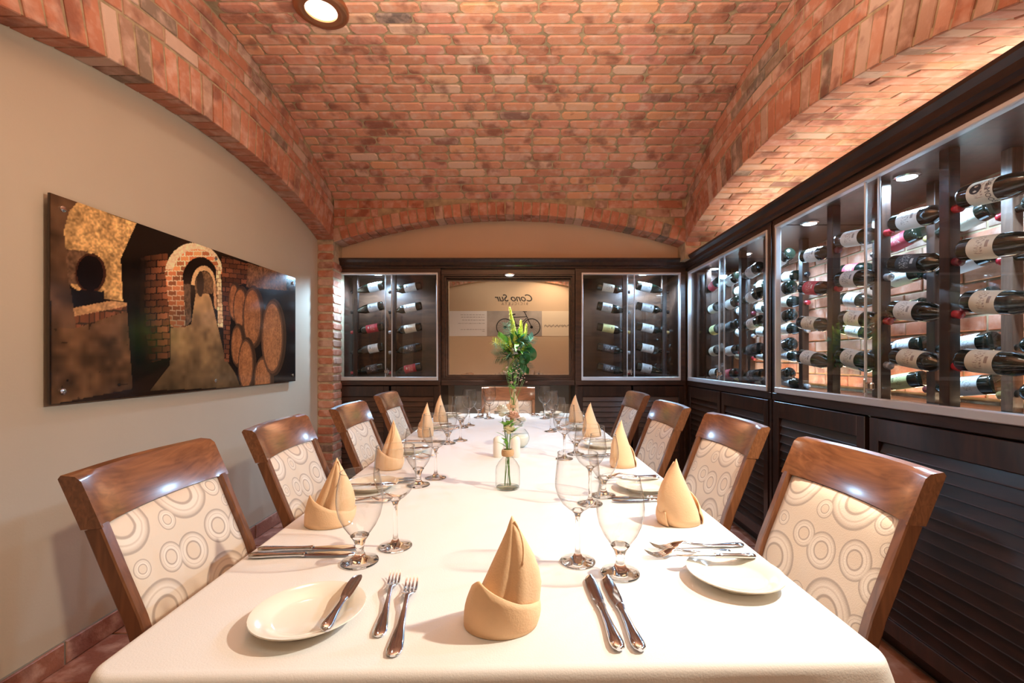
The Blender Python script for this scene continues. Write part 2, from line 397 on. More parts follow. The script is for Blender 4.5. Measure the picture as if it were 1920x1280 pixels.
CAMP = Vector((0,0,1.16))
def lay(parent, items, meshes, limit=300, name='brick'):
    """items: matrices (importance = nearness to the camera and in front of it); first LIMIT are objects, the rest one stuff part"""
    def key(m):
        p = m.translation; d = (p-CAMP).length
        vis = p.y > .25 and abs(p.x) < 1.25*p.y
        return (0 if vis else 1, d)
    items = sorted(items, key=key)
    rest = items[limit:]
    for i, m in enumerate(items[:limit]):
        o = bpy.data.objects.new(name, meshes[i % len(meshes)]); col.objects.link(o); o.parent = parent
        j = Matrix.Rotation(random.uniform(-.008,.008), 4, 'Z')
        o.matrix_local = m @ Matrix.Translation((0,0,random.uniform(-.002,.003))) @ j
    if rest:
        mb = MB()
        for i, m in enumerate(rest):
            me = meshes[i % len(meshes)]
            mb.add([m @ v.co for v in me.vertices], [tuple(p.vertices) for p in me.polygons])
        o = mb.build('rear_brickwork', me.materials[0], parent); o['kind'] = 'stuff'

# ------------------------------------------------------------------ floor
fl = struct(MB().box((XL-.2, YN-.2, -.12), (XRB+.2, YK+.1, -.006)).build('floor', 'grout'))
TS = .30
tile_me = []
for s_ in range(4):
    me = brick_mesh(TS-.014, TS-.014, .02, 40+s_, False, 'tile'); tile_me.append(me)
its = []
for i in range(-6, 8):
    for j in range(-3, 15):
        x, y = (i+.5)*TS-.02, (j+.5)*TS+.12
        if XL+.02 < x < XRB and YN < y < YK: its.append(frame((x,y,0), (1,0,0), (0,1,0), (0,0,1)))
lay(fl, its, tile_me, 300, 'tile')
# ------------------------------------------------------------------ ceiling vault
mb = MB(); ny = 60
def shell(mb, y0, y1, x0, x1, fz, th=.12, n=50):
    ys = [y0+(y1-y0)*i/n for i in range(n+1)]; o = len(mb.v)
    for y in ys:
        z = fz(y)
        mb.v += [(x0,y,z),(x1,y,z),(x1,y,z+th),(x0,y,z+th)]
    for i in range(n):
        for k in range(4): mb.f.append((o+4*i+k, o+4*i+(k+1)%4, o+4*i+4+(k+1)%4, o+4*i+4+k))
    mb.f.append((o,o+1,o+2,o+3)); mb.f.append(tuple(o+4*n+k for k in (3,2,1,0)))
shell(mb, .77, YB+.1, XL-.1, XRB+.1, lambda y: z_ceil(y)+.004)
ceil = struct(mb.build('ceiling', 'mortar', smooth=False))
vb = [brick_mesh(.200, .0635, .012, s_, True, 'brick') for s_ in range(7)]
its = []; R = 2.75; pitch = .0735
tmax = math.asin((YB-2.3)/R); nrow = int(tmax*2*R/pitch)
t = tmax - pitch/2/R; row = 0
while t > -tmax:
    y = 2.3 + R*math.sin(t); z = 2.965 - R + R*math.cos(t)
    nrm = (0, -math.sin(t), -math.cos(t)); tan = (0, math.cos(t), -math.sin(t))
    x = XLF - .02 + (row % 2)*-.105 + random.uniform(-.03,.03)
    wav = random.uniform(-.002,.002)
    while x < XRF + .05:
        Ls = random.choice([.2,.2,.2,.2,.2,.205,.19,.175,.21,.1])
        a, b_ = max(x, XLF), min(x+Ls, XRF)
        if b_-a > .035:
            its.append(frame(((a+b_)/2, y+wav, z-.004+.0), (1,0,0), (0,-tan[1],-tan[2]), nrm, (b_-a)/.2, 1))
        x += Ls+.0105
    t -= pitch/R; row += 1
lay(ceil, its, vb, 300)

# ------------------------------------------------------------------ side arches
def arch_side(name, xf, xb, zf, c, Ri, crown, y0, y1, sgn, sold_d, sold_h=.2):
    """spandrel wall; face at xf looking toward sgn (+1 faces +x)"""
    mb = MB(); n = 60; o = 0
    for i in range(n+1):
        y = y0+(y1-y0)*i/n; zb = zf(y); zt = z_ceil(min(max(y,.8),YB))+.05; fx = xf - sgn*.006
        mb.v += [(fx,y,zb+.006),(xb,y,zb+.006),(xb,y,zt),(fx,y,zt)]
    for i in range(n):
        for k in range(4): mb.f.append((4*i+k, 4*i+(k+1)%4, 4*i+4+(k+1)%4, 4*i+4+k))
    mb.f.append((0,1,2,3)); mb.f.append(tuple(4*n+k for k in (3,2,1,0)))
    tr = struct(mb.build(name, 'mortar'))
    zc = crown - Ri; its_s = []; its_r = []
    tm0 = math.asin((y0-c)/Ri); tm1 = math.asin((y1-c)/Ri)
    ns = int((tm1-tm0)*Ri/.0735); dt = (tm1-tm0)/ns
    for i in range(ns):
        t = tm0+(i+.5)*dt; rad = Vector((0, math.sin(t), math.cos(t))); tan = Vector((0, math.cos(t), -math.sin(t)))
        p = Vector((xf, c, zc)) + rad*(Ri+sold_h/2)
        # mesh: length x = radial, height y = tangent, normal = sgn x
        its_s.append(frame(p, rad, tan*-sgn*1.0, (sgn,0,0)))
    r = Ri+sold_h+.012; k = 0
    while r < Ri + .66:
        Lr = .2105/ r; t = tm0 - (k%2)*Lr/2
        while t < tm1:
            ta, tb = max(t, tm0), min(t+Lr, tm1)
            tc_ = (ta+tb)/2; y = c + (r+.032)*math.sin(tc_); z = zc + (r+.032)*math.cos(tc_)
            ok = y0 < y < y1 and z - .02 < z_ceil(min(max(y,.8),YB))
            if ok and (tb-ta)*r > .05:
                rad = Vector((0, math.sin(tc_), math.cos(tc_))); tan = Vector((0, math.cos(tc_), -math.sin(tc_)))
                its_r.append(frame((xf, y, z), tan, rad*(1 if sgn<0 else -1)*-1, (sgn,0,0), ((tb-ta)*r-.0105)/.2, 1))
            t += Lr
        r += .0735; k += 1
    return tr, its_s, its_r
ab = [brick_mesh(.200, .0635, .012, 100+s_, False, 'brick_arch') for s_ in range(6)]
def fix(ms):  # make every frame right handed
    out = []
    for m in ms:
        if m.to_3x3().determinant() < 0: m = m @ Matrix.Diagonal((1,-1,1,1))
        out.append(m)
    return out
sold_l = [brick_mesh(.198, .0635, .134, 120+s_, False, 'brick_arch') for s_ in range(6)]
tr1, s1, r1 = arch_side('trim_1', XLF, XL-.02, z_left, 2.47, 4.2, 2.385, .9, YB, 1, .134)
# the spandrel backing starts above the soldier ring so the soldiers' undersides are the soffit
lay(tr1, fix(s1), sold_l, 300)
lay(tr1, fix(r1), ab, 200)
sold_r = [brick_mesh(.198, .0635, .10, 140+s_, False, 'brick_arch') for s_ in range(6)]
tr2, s2, r2 = arch_side('trim_2', XRF, XRB+.1, z_right, 2.55, 3.6, 2.375, .9, YB, -1, .1)
lay(tr2, fix(s2), sold_r, 300)
lay(tr2, fix(r2), ab, 200)
# right soffit: running bond along X on the underside
sob = [brick_mesh(.200, .0635, .012, 160+s_, False, 'brick') for s_ in range(6)]
its = []; zc = 2.375-3.6; tm0, tm1 = math.asin((.95-2.55)/3.6), math.asin((YB-2.55)/3.6)
ns = int((tm1-tm0)*3.6/.0735); dt = (tm1-tm0)/ns
for i in range(ns):
    t = tm0+(i+.5)*dt; y = 2.55+3.6*math.sin(t); z = zc+3.6*math.cos(t)
    x = XRF+.004 if i%2 == 0 else XRF+.004-.1
    while x < XRB-.02:
        a, b_ = max(x, XRF+.004), min(x+.2, XRB)
        if b_-a > .04: its.append(frame(((a+b_)/2, y, z), (1,0,0), (0,-math.cos(t),math.sin(t)), (0,-math.sin(t),-math.cos(t)), (b_-a)/.2, 1))
        x += .2075
so = struct(MB().box((0,0,0),(.001,.001,.001)).build('trim_3', 'mortar')); 
me = MB()
shell(me, .95, YB, XRF+.003, XRB, lambda y: z_right(y)+.004, .03); so.data = me.mesh('trim_3', 'mortar')
lay(so, fix(its), sob, 300)

# ------------------------------------------------------------------ back arch and spandrel
mb = MB(); n = 50
for i in range(n+1):
    x = XLF+(XRF-XLF)*i/n; zb = z_back(x)+.006
    mb.v += [(x,YB+.006,zb),(x,YW+.05,zb),(x,YW+.05,2.62),(x,YB+.006,2.62)]
for i in range(n):
    for k in range(4): mb.f.append((4*i+k, 4*i+(k+1)%4, 4*i+4+(k+1)%4, 4*i+4+k))
mb.f.append((0,1,2,3)); mb.f.append(tuple(4*n+k for k in (3,2,1,0)))
tr4 = struct(mb.build('trim_4', 'mortar'))
bs = [brick_mesh(.108, .0635, .185, 200+s_, False, 'brick_arch') for s_ in range(6)]
its = []; Rb = 4.8; zc = 2.372-Rb; tm = math.asin((XRF-XA)/Rb); ns = int(2*tm*Rb/.072); dt = 2*tm/ns
for i in range(ns):
    t = -tm+(i+.5)*dt; rad = Vector((math.sin(t),0,math.cos(t))); tan = Vector((math.cos(t),0,-math.sin(t)))
    its.append(frame(Vector((XA,YB,zc))+rad*(Rb+.054), rad, tan, (0,-1,0)))
lay(tr4, fix(its), bs, 300)
its = []; z = 2.495-.036; k = 0
while z > 2.2:
    x = XLF - (k%2)*.105
    while x < XRF:
        a, b_ = max(x, XLF+.004), min(x+.2, XRF-.004)
        # clip by the arch ring
        lim = lambda q: z_back(q)+.108/math.cos(math.asin((q-XA)/Rb))+.012
        if x+.1 < XA:
            while b_ > a and lim(b_) > z-.02: b_ -= .004
        else:
            while b_ > a and lim(a) > z-.02: a += .004
        if b_-a > .04: its.append(frame(((a+b_)/2, YB, z), (1,0,0), (0,0,1), (0,-1,0), (b_-a)/.2, 1))
        x += .2105
    z -= .0735; k += 1
lay(tr4, fix(its), ab, 300)
# left pier of header bricks, and its twin at the near side
hb = [brick_mesh(.130, .056, .018, 220+s_, True, 'brick_arch') for s_ in range(6)]
hs = [brick_mesh(.180, .056, .012, 230+s_, True, 'brick_arch') for s_ in range(6)]
pier = struct(MB().box((XL-.02, YB+.006, 0), (XLF-.006, YW+.05, z_left(YB)+.05)).build('trim_5', 'mortar_light'))
its, its2 = [], []
z = .037
while z < 2.13:
    its.append(frame(((XL+XLF)/2, YB, z), (1,0,0), (0,0,1), (0,-1,0)))
    if z < 2.0: its2.append(frame((XLF, YB+.09, z), (0,1,0), (0,0,1), (1,0,0)))
    z += .0735
lay(pier, its, hb); lay(pier, its2, hs)
# right jamb of the back arch
jb = struct(MB().box((XRF, YB+.006, 2.0), (XRB, YW+.05, 2.5)).build('trim_6', 'mortar_light'))
its = []
for k in range(2): its.append(frame((XRF+.068, YB, 2.065+k*.0735), (1,0,0), (0,0,1), (0,-1,0)))
lay(jb, its, hb)
pier2 = struct(MB().box((XL-.02, .72, 0), (XLF, .93, 2.5)).build('trim_7', 'mortar_light'))

# ------------------------------------------------------------------ walls
wl = struct(MB().box((XL-.15, YN-.1, 0), (XL, YK+.1, 2.95)).build('wall_left', 'plaster'))
mb = MB().box((XL-.1, YW, 1.99), (XRB+.1, YW+.10, 2.6)).box((XL-.1, YK, 0), (XRB+.1, YK+.12, 2.6))
wbk = struct(mb.build('wall_back', 'plaster_tan'))
kn = struct(MB().box((-.69, YK-.03, 0), (.415, YK-.002, .93)).build('trim_8', 'plaster_grey'))
wr = struct(MB().box((XRB+.007, .95, 0), (XRB+.15, YK+.1, 2.95)).build('wall_right', 'mortar'))
its = []; z = 1.02; k = 0
while z < 2.36:
    y = 1.12 - (k%2)*.105
    while y < 4.0:
        its.append(frame((XRB, y+.1, z), (0,-1,0), (0,0,1), (-1,0,0))); y += .2105
    z += .0735; k += 1
lay(wr, fix(its), ab, 300)
struct(MB().box((XRF+.02, YN-.1, 0), (XRB+.1, .95, 2.95)).build('wall_right_front', 'plaster'))
wf = struct(MB().box((XL-.1, YN-.12, 0), (XRB+.1, YN, 3.0)).build('wall_front', 'plaster_tan'))
# near bay ceiling, cross beam and the brick arch over the front wall
mb = MB(); shell(mb, YN-.1, .75, XL-.1, XRB+.1, lambda y: 2.88-.05*abs(y+.1), .1)
struct(mb.build('ceiling_front', 'mortar'))
mb = MB().box((XL-.1, .70, 2.45), (XRB+.1, .93, 3.05)); struct(mb.build('trim_9', 'mortar'))
mb = MB(); n = 40
zfr = lambda x: 2.725 - (5.2 - math.sqrt(5.2**2 - (x+.3)**2))
for i in range(n+1):
    x = XL+(XRF+.02-XL)*i/n
    mb.v += [(x,YN,zfr(x)),(x,YN+.12,zfr(x)),(x,YN+.12,2.95),(x,YN,2.95)]
for i in range(n):
    for k in range(4): mb.f.append((4*i+k, 4*i+(k+1)%4, 4*i+4+(k+1)%4, 4*i+4+k))
mb.f.append((0,1,2,3)); mb.f.append(tuple(4*n+k for k in (3,2,1,0)))
tr10 = struct(mb.build('trim_10', 'mortar'))
its = []
fb = [brick_mesh(.198, .0635, .01, 260+s_, False, 'brick_arch') for s_ in range(4)]
for i in range(41):
    x = -1.72+i*.075; t = math.asin((x+.3)/5.2); rad = Vector((math.sin(t),0,math.cos(t)))
    if x < 1.32: its.append(frame(Vector((x, YN+.125, zfr(x)))+rad*.10, rad, (math.cos(t),0,-math.sin(t)), (0,1,0)))
lay(tr10, fix(its), fb, 60)
# baseboard of quarry tile
bb = struct(MB().box((XL, .2, 0), (XL+.012, YB, .088)).build('baseboard_left', 'grout'))
its = [frame((XL+.018, .36+i*.302, .045), (0,1,0), (0,0,1), (1,0,0)) for i in range(12)]
bt = [brick_mesh(.292, .086, .01, 240+s_, False, 'tile') for s_ in range(3)]
lay(bb, fix(its), bt, 300, 'tile')

# ------------------------------------------------------------------ ceiling downlight
dl = thing('ceiling_light', 'round copper-rimmed downlight recessed in the brick vault', 'light', (-1.05, 2.335, z_ceil(2.335)-.018))
mb = MB().lathe([(.078,.02),(.078,-.006),(.09,-.012),(.125,-.01),(.133,-.002),(.133,.02)], 40, closed_ends=False)
smooth_sharp(mb.build('trim_ring', 'copper', dl), 50)
smooth_sharp(MB().lathe([(.0,.0),(.04,-.003),(.078,.004)], 40, closed_ends=False).build('lens', 'led_warm', dl))

# ------------------------------------------------------------------ cabinets
def MR(a, b, z): return (XR+b, a, z)      # right run: a = y
def MC(a, b, z): return (a, YC+b, z)      # back run:  a = x
def bx(mb, F, a0, a1, b0, b1, z0, z1, ch=0): return mb.box(F(a0,b0,z0), F(a1,b1,z1), ch)
def louvre_door(par, F, a0, a1, z0, z1, woodh, hand=None):
    mb = MB(); st = .05
    bx(mb,F,a0+.003,a0+st,-.004,.022,z0,z1,.002); bx(mb,F,a1-st,a1-.003,-.004,.022,z0,z1,.002)
    bx(mb,F,a0+st,a1-st,-.004,.022,z0,z0+.06,.002); bx(mb,F,a0+st,a1-st,-.004,.022,z1-.09,z1,.002)
    bx(mb,F,a0+.02,a1-.02,.03,.036,z0+.03,z1-.03)
    d = mb.build('louvre_door', 'dark_wood_v', par)
    n = int((z1-.09-z0-.06)/.0435); pz = (z1-.09-z0-.06)/n
    s = MB(); w2 = (a1-a0)/2-st-.002
    # slat profile in (b,z): leans outward at the bottom
    prof = [(.020,.024),(.015,.025),(.003,-.018),(.001,-.0215),(.004,-.023),(.010,-.021)]
    o = 0
    for a in (-w2, w2): s.v += [tuple(Vector(F(a,b,z)) - Vector(F(0,0,0))) for b, z in prof]
    k = len(prof)
    s.f = [(i,(i+1)%k,k+(i+1)%k,k+i) for i in range(k)] + [tuple(range(k))[::-1], tuple(range(k,2*k))]
    me = s.mesh('slat', woodh)
    for i in range(n):
        link('slat', me, d, loc=F((a0+a1)/2, 0, z0+.06+pz*(i+.5)))
    return d
def glass_front(par, F, a0, a1, z0=.967, z1=1.915, near_first=True):
    mb = MB(); fw = .022
    bx(mb,F,a0,a1,-.012,.02,z0,z0+.032,.003); bx(mb,F,a0,a1,-.012,.02,z1-.018,z1,.003)
    bx(mb,F,a0,a0+.014,-.01,.02,z0+.03,z1-.016,.002); bx(mb,F,a1-.014,a1,-.01,.02,z0+.03,z1-.016,.002)
    mb.build('aluminium_frame', 'alu', par)
    mid = (a0+a1)/2
    for k,(p,q,b) in enumerate(((a0+.014,mid+.03,.0),(mid-.03,a1-.014,.010))):
        m2 = MB(); bx(m2,F,p,q,b,b+.005,z0+.03,z1-.016); pn = m2.build('glass_door', 'pane', par)
        e = mid+.03 if k == 0 else mid-.03
        m3 = MB(); bx(m3,F,e-.004,e+.004,b-.002,b+.007,z0+.032,z1-.018,.001); m3.build('edge_strip', 'alu', pn)
    m4 = MB(); bx(m4,F,mid-.032,mid+.012,-.022,-.004,z0+.065,z0+.095,.005); bx(m4,F,mid-.006,mid+.002,-.03,-.022,z0+.05,z0+.11,.003)
    m4.build('lock', 'chrome', par)
def puck(par, F, a, b, z, power, r=.035):
    p = F(a,b,z)
    mb = MB().lathe([(r+.012,0),(r+.012,-.008),(r,-.012),(r,-.004)], 24, p, closed_ends=False)
    h = mb.build('puck_light', 'chrome', par)
    MB().lathe([(0,-.010),(r,-.009)], 24, p, closed_ends=False).build('lens', 'led', h)
    L = lamp('puck_lamp', 'SPOT', (p[0],p[1],p[2]-.02), power, COOL, .03, (0,0,0), 2.9, .4)
def wine_cabinet(label, F, a0, a1, depth, doors, posts, post_b, back, woodh, woodr, glass, pucks, pw, post_mats=None, glassed=True):
    t = thing('wine_cabinet', label, 'cabinet', F((a0+a1)/2, depth/2, 0))
    mi = t.matrix_world.inverted(); loc0 = t.location.copy()
    mb = MB()
    bx(mb,F,a0+.02,a1-.02,.06,.08,0,.07)                       # kick board
    bx(mb,F,a0,a1,0.024,depth,.07,.095)                        # base
    bx(mb,F,a0,a1,-.006,depth,.925,.965,.003)                  # counter
    # the two right-hand cases run into one another: between them only a front stile, below the counter full sides
    o0, o1 = abs(a0-2.63) < .001, abs(a1-2.615) < .001
    bx(mb,F,a0,a0+.022,.0,depth,.07,.93); bx(mb,F,a1-.022,a1,0,depth,.07,.93)
    bx(mb,F,a0,a0+.022,.0,.03 if o0 else depth,.93,1.935); bx(mb,F,a1-.022,a1,0,.03 if o1 else depth,.93,1.935)
    bx(mb,F,a0,a1,0,depth,1.93,1.955)                          # top
    if back: bx(mb,F,a0,a1,depth-.012,depth,.095,1.93)
    bx(mb,F,a0,glass[0],-.004,.02,.965,1.93,.002); bx(mb,F,glass[1],a1,-.004,.02,.965,1.93,.002)
    bx(mb,F,a0,a1,-.002,.018,1.912,1.935)
    c = mb.build('carcass', woodh); attach(c, t)
    for (p, q) in doors: attach(louvre_door(None, F, p, q, .085, .918, woodr), t)
    hold = []
    n0 = set(bpy.data.objects.keys())
    glass_front(None, F, glass[0], glass[1])
    for k, pa in enumerate(posts):
        for j, pb in enumerate(post_b):
            m2 = MB(); bx(m2,F,pa-.021,pa+.021,pb-.021,pb+.021,.965,1.93,.002)
            m2.build('post', (post_mats or {}).get((k,j), 'dark_wood_v'))
    for (pa, pb) in pucks: puck(None, F, pa, pb, 1.93, pw)
    for nme in [n_ for n_ in bpy.data.objects.keys() if n_ not in n0]:
        o = bpy.data.objects[nme]
        if o.type == 'MESH' and o.parent is None: attach(o, t)
    return t
def attach(o, t):
    o.parent = t; o.location = o.location - t.location if False else (Vector(o.location) - Vector(t.location))
    return o
cR1 = wine_cabinet('long dark wine cabinet on the right nearest the camera, glass case above louvred doors', MR, 1.14, 2.615, XRB-XR-.03,
    [(1.17,1.88),(1.90,2.60)], [1.36,1.675,1.99,2.305], [.14,.37], False, 'dark_wood', 'dark_wood', (1.17,2.58), [(1.91,.18),(1.28,.18),(2.5,.3)][:2]+[(2.565-.0,.18)], 50, {(1,1):'light_wood_v'})
cR2 = wine_cabinet('dark wine cabinet on the right reaching the back corner, glass case above louvred doors', MR, 2.63, 3.995, XRB-XR-.03,
    [(2.66,3.30),(3.32,3.97)], [2.93,3.27,3.61,3.90], [.14,.37], False, 'dark_wood', 'dark_wood', (2.665,3.965), [(3.32,.18),(3.86,.18)], 60)
cB1 = wine_cabinet('dark wine cabinet in the back wall left of the mirror', MC, -1.70, -.75, .40,
    [(-1.69,-1.20),(-1.19,-.76)], [-1.545,-1.20], [.14], True, 'dark_wood_x', 'dark_wood_x', (-1.645,-.772), [(-1.34,.12)], 110)
cB2 = wine_cabinet('dark wine cabinet in the back wall right of the mirror', MC, .435, 1.405, .40,
    [(.45,.93),(.94,1.395)], [.90,1.255], [.14], True, 'dark_wood_x', 'dark_wood_x', (.488,1.36), [(1.06,.12)], 110)
# mirror unit between them
mu = thing('mirror_unit', 'large rectangular mirror in a stepped dark frame above a ledge in the back wall', 'mirror', (-.13, YC+.1, .965))
def mpart(mb, name, mat, **k): o = mb.build(name, mat, **k); attach(o, mu); return o
mb = MB()
mb.box((-.745,YC-.004,.925),(.43,YC+.30,.965),.003)
mpart(mb, 'ledge', 'dark_wood_x')
mb = MB(); y0, y1 = YC+.0, YC+.128
for (xa, xb, za, zb, ya) in ((-.748,-.70,.965,1.955,YC), (.435-.03,.434,.965,1.955,YC+.0)):
    pass
# stepped frame: outer, middle, inner
def ringf(mb, xa, xb, za, zb, w_, ya, yb):
    mb.box((xa,ya,za),(xa+w_,yb,zb)); mb.box((xb-w_,ya,za),(xb,yb,zb)); mb.box((xa+w_,ya,za),(xb-w_,yb,za+w_)); mb.box((xa+w_,ya,zb-w_),(xb-w_,yb,zb))
ringf(mb, -.748, .433, .966, 1.915, .022, YC+.03, YC+.16)
ringf(mb, -.727, .415, .987, 1.894, .016, YC+.06, YC+.16)
ringf(mb, -.712, .404, 1.000, 1.876, .014, YC+.10, YC+.16)
mb.box((-.748,YC+.02,1.905),(.433,YC+.16,1.955))
mb.box((-.748,YC+.165,.966),(.433,YC+.19,1.95))
mpart(mb, 'frame', 'dark_wood_x')
mpart(MB().box((-.705,YC+.125,1.008),(.400,YC+.131,1.868)), 'mirror_glass', 'mirror')
h_ = mpart(MB().lathe([(.05,0),(.05,-.006),(.04,-.010)], 24, (-.145,YC+.02,1.905), closed_ends=False), 'puck_light', 'chrome')
l_ = MB().lathe([(0,-.016),(.03,-.014),(.042,-.008)], 24, (-.145,YC+.02,1.905), closed_ends=False).build('lens', 'led_soft'); l_.parent = h_; 
# cornice running round both walls
def cornice():
    prof = [(0,1.952),(-.012,1.952),(-.014,1.966),(-.03,1.975),(-.034,2.0),(-.05,2.02),(-.052,2.034),(.12,2.034),(.12,1.952)]
    mb = MB()
    path = [(-1.70,'L'),('C','C'),('N','N')]
    for (b,z) in prof: mb.v.append((-1.70, YC+b, z))
    for (b,z) in prof: mb.v.append((XR+b, YC+b, z))
    for (b,z) in prof: mb.v.append((XR+b, 1.14, z))
    k = len(prof)
    for j in (0,1): mb.f += [(j*k+i, j*k+(i+1)%k, (j+1)*k+(i+1)%k, (j+1)*k+i) for i in range(k)]
    mb.f += [tuple(range(k)), tuple(range(2*k,3*k))[::-1]]
    return mb
struct(cornice().build('trim_11', 'dark_wood'))
# cap boards over the cabinets
struct(MB().box((XR+.10,1.14,1.956),(XRB-.02,3.99,1.975)).build('trim_12', 'dark_wood'))

# ------------------------------------------------------------------ wine bottles
def bottle_meshes():
    out = {}
    shapes = {'slope': [(0,0),(.030,0),(.0385,.004),(.0395,.012),(.0395,.165),(.0375,.18),(.030,.205),(.020,.235),(.0155,.255),(.0142,.27),(.0140,.296),(.0148,.298),(.0148,.303),(.012,.305),(0,.305)],
              'shoulder': [(0,0),(.028,0),(.0355,.004),(.0368,.012),(.0368,.182),(.035,.194),(.027,.208),(.018,.219),(.0148,.230),(.0138,.25),(.0138,.293),(.0148,.295),(.0148,.302),(.012,.304),(0,.304)]}
    for sn, pr in shapes.items():
        g = MB().lathe(pr, 28).mesh('bottle_glass', 'wine_glass_dark', True)
        r = pr[4][0]+.0006
        l0, l1 = (.045,.135) if sn == 'slope' else (.05,.155)
        n = 20; mb = MB(); uvs = []
        a0, a1 = -2.1, 2.1
        for i in range(n+1):
            a = a0+(a1-a0)*i/n
            mb.v += [(r*math.cos(a), r*math.sin(a), l0), (r*math.cos(a), r*math.sin(a), l1)]
        mb.f = [(2*i,2*i+2,2*i+3,2*i+1) for i in range(n)]
        lab = {}
        for ln in LAB:
            me = bpy.data.meshes.new('label'); me.from_pydata(mb.v, [], mb.f); me.materials.append(LAB[ln])
            ul = me.uv_layers.new(name='UVMap')
            for p in me.polygons:
                for li in p.loop_indices:
                    vi = me.loops[li].vertex_index; ul.data[li].uv = ((vi%2), (vi//2)/n)
            me.polygons.foreach_set('use_smooth', [True]*len(me.polygons)); lab[ln] = me
        cap = {}
        for cn in ('red','black','silver','gold','wine'):
            cap[cn] = MB().lathe([(.0146,.243),(.0149,.2435),(.0149,.293),(.0158,.295),(.0158,.303),(.0135,.3065),(0,.307)], 20, closed_ends=False).mesh('capsule', 'cap_'+cn, True)
        out[sn] = (g, lab, cap)
    return out
BM = bottle_meshes()
def bottle(pos, dirv, shape, lab, cap, label, group, face):
    """pos = centre of the neck where it passes the post; dirv points from base to mouth; face = direction the label turns to"""
    d = Vector(dirv).normalized(); x = (Vector(face) - d*Vector(face).dot(d)).normalized(); y = d.cross(x)
    org = Vector(pos) - d*.258
    m = Matrix(((x.x,y.x,d.x,org.x),(x.y,y.y,d.y,org.y),(x.z,y.z,d.z,org.z),(0,0,0,1)))
    t = thing('wine_bottle', label, 'bottle', group=group); t.matrix_world = m
    g, l, c = BM[shape]
    link('bottle_glass', g, t); link('label', l[lab], t); link('capsule', c[cap], t)
    return t
ORD = ['first','second','third','fourth','fifth']
capn = dict(red='red', black='black', silver='silver', gold='gold', wine='dark red')
rb = random.Random(3)
def fill(F, posts, pb, rowname, cabname, dirsign, rows, z0, dz, spec, face, jitter, leftright, group):
    n = 0
    for k, pa in enumerate(posts):
        for r in range(rows):
            sp = spec.get((k,r))
            if sp is None:
                sp = (rb.choice(['slope','shoulder']), rb.choice(['white','white','cream','cream','grey','white','yellow','black','red']), rb.choice(['black','red','black','silver','wine','gold']))
            z = z0 - dz*r
            sgn = dirsign
            tilt = (.20 if jitter < .5 else .13) + rb.uniform(-.05,.05)*jitter
            yaw = rb.uniform(-.05,.05)*jitter
            a_d, b_d = sgn*math.cos(tilt), yaw
            d = Vector(F(a_d, b_d, 0)) - Vector(F(0,0,0)); d.z = -math.sin(tilt)
            fc = Vector(F(0,-1,0)) - Vector(F(0,0,0)); fc.z = 0
            fc = (fc + Vector((0,0,1))*.25)
            desc = f"{capn[sp[2]].replace(' ','-')}-capped bottle with {sp[1]} label, {cabname}, {leftright(k)}, {ORD[r]} from top"
            bottle(F(pa, pb, z), d, sp[0], sp[1], sp[2], desc, group, fc)
colB = lambda w, tot: (lambda k: f"{w}, {ORD[tot-1-k]} column")
f_spec = {(0,0):('slope','cream','black'),(0,1):('slope','cream','black'),(0,2):('slope','cream','black'),(0,3):('slope','cream','black'),(0,4):('shoulder','white','red'),
 (1,0):('shoulder','white','red'),(1,1):('shoulder','black','wine'),(1,2):('slope','white','red'),(1,3):('shoulder','cream','red'),(1,4):('shoulder','black','silver'),
 (2,0):('shoulder','white','red'),(2,1):('slope','grey','silver'),(2,2):('shoulder','white','red'),(2,3):('slope','white','silver'),(2,4):('shoulder','grey','black'),
 (3,0):('shoulder','white','wine'),(3,1):('shoulder','red','red'),(3,2):('shoulder','cream','black'),(3,3):('slope','white','black'),(3,4):('shoulder','grey','black')}
GR = 'wine bottles lying in the right hand glass cases'
fill(MR, [1.36,1.675,1.99,2.305], .14, 'front', 'near right case', -1, 4, 1.705, .19, f_spec, None, 1, colB('front row', 4), GR)
fill(MR, [1.675,1.99,2.305], .37, 'back', 'near right case', 1, 5, 1.70, .168, {}, None, 1, colB('rear row', 3), GR)
fill(MR, [2.305], .37, 'back', 'near right case', -1, 4, 1.616, .168, {}, None, 1, lambda k: 'rear row, column farthest left', GR)
fill(MR, [2.93,3.27,3.61,3.90], .14, 'front', 'far right case', 1, 5, 1.74, .178, {}, None, 1, colB('front row', 4), GR)
fill(MR, [2.93,3.27,3.61], .37, 'back', 'far right case', -1, 5, 1.70, .178, {}, None, 1, colB('rear row', 3), GR)
GB = 'wine bottles lying in the back wall glass cases'
l_spec = {(0,0):('slope','grey','black'),(0,1):('slope','grey','black'),(0,2):('shoulder','red','red'),(0,3):('slope','white','black'),(0,4):('shoulder','black','red'),
 (1,0):('shoulder','white','black'),(1,1):('shoulder','white','black'),(1,2):('shoulder','cream','silver'),(1,3):('shoulder','black','silver'),(1,4):('shoulder','red','red')}
fill(MC, [-1.545,-1.20], .14, 'x', 'back case left of the mirror', -1, 5, 1.773, .184, l_spec, None, .3, lambda k: ['left column','right column'][k], GB)
r_spec = {(0,0):('shoulder','cream','black'),(0,1):('slope','grey','black'),(0,2):('shoulder','yellow','gold'),(0,3):('shoulder','black','silver'),(0,4):('shoulder','black','red'),
 (1,0):('slope','grey','black'),(1,1):('shoulder','grey','black'),(1,2):('shoulder','white','gold'),(1,3):('shoulder','white','black'),(1,4):('slope','grey','black')}
fill(MC, [.90,1.255], .14, 'x', 'back case right of the mirror', 1, 5, 1.773, .184, r_spec, None, .3, lambda k: ['left column','right column'][k], GB)
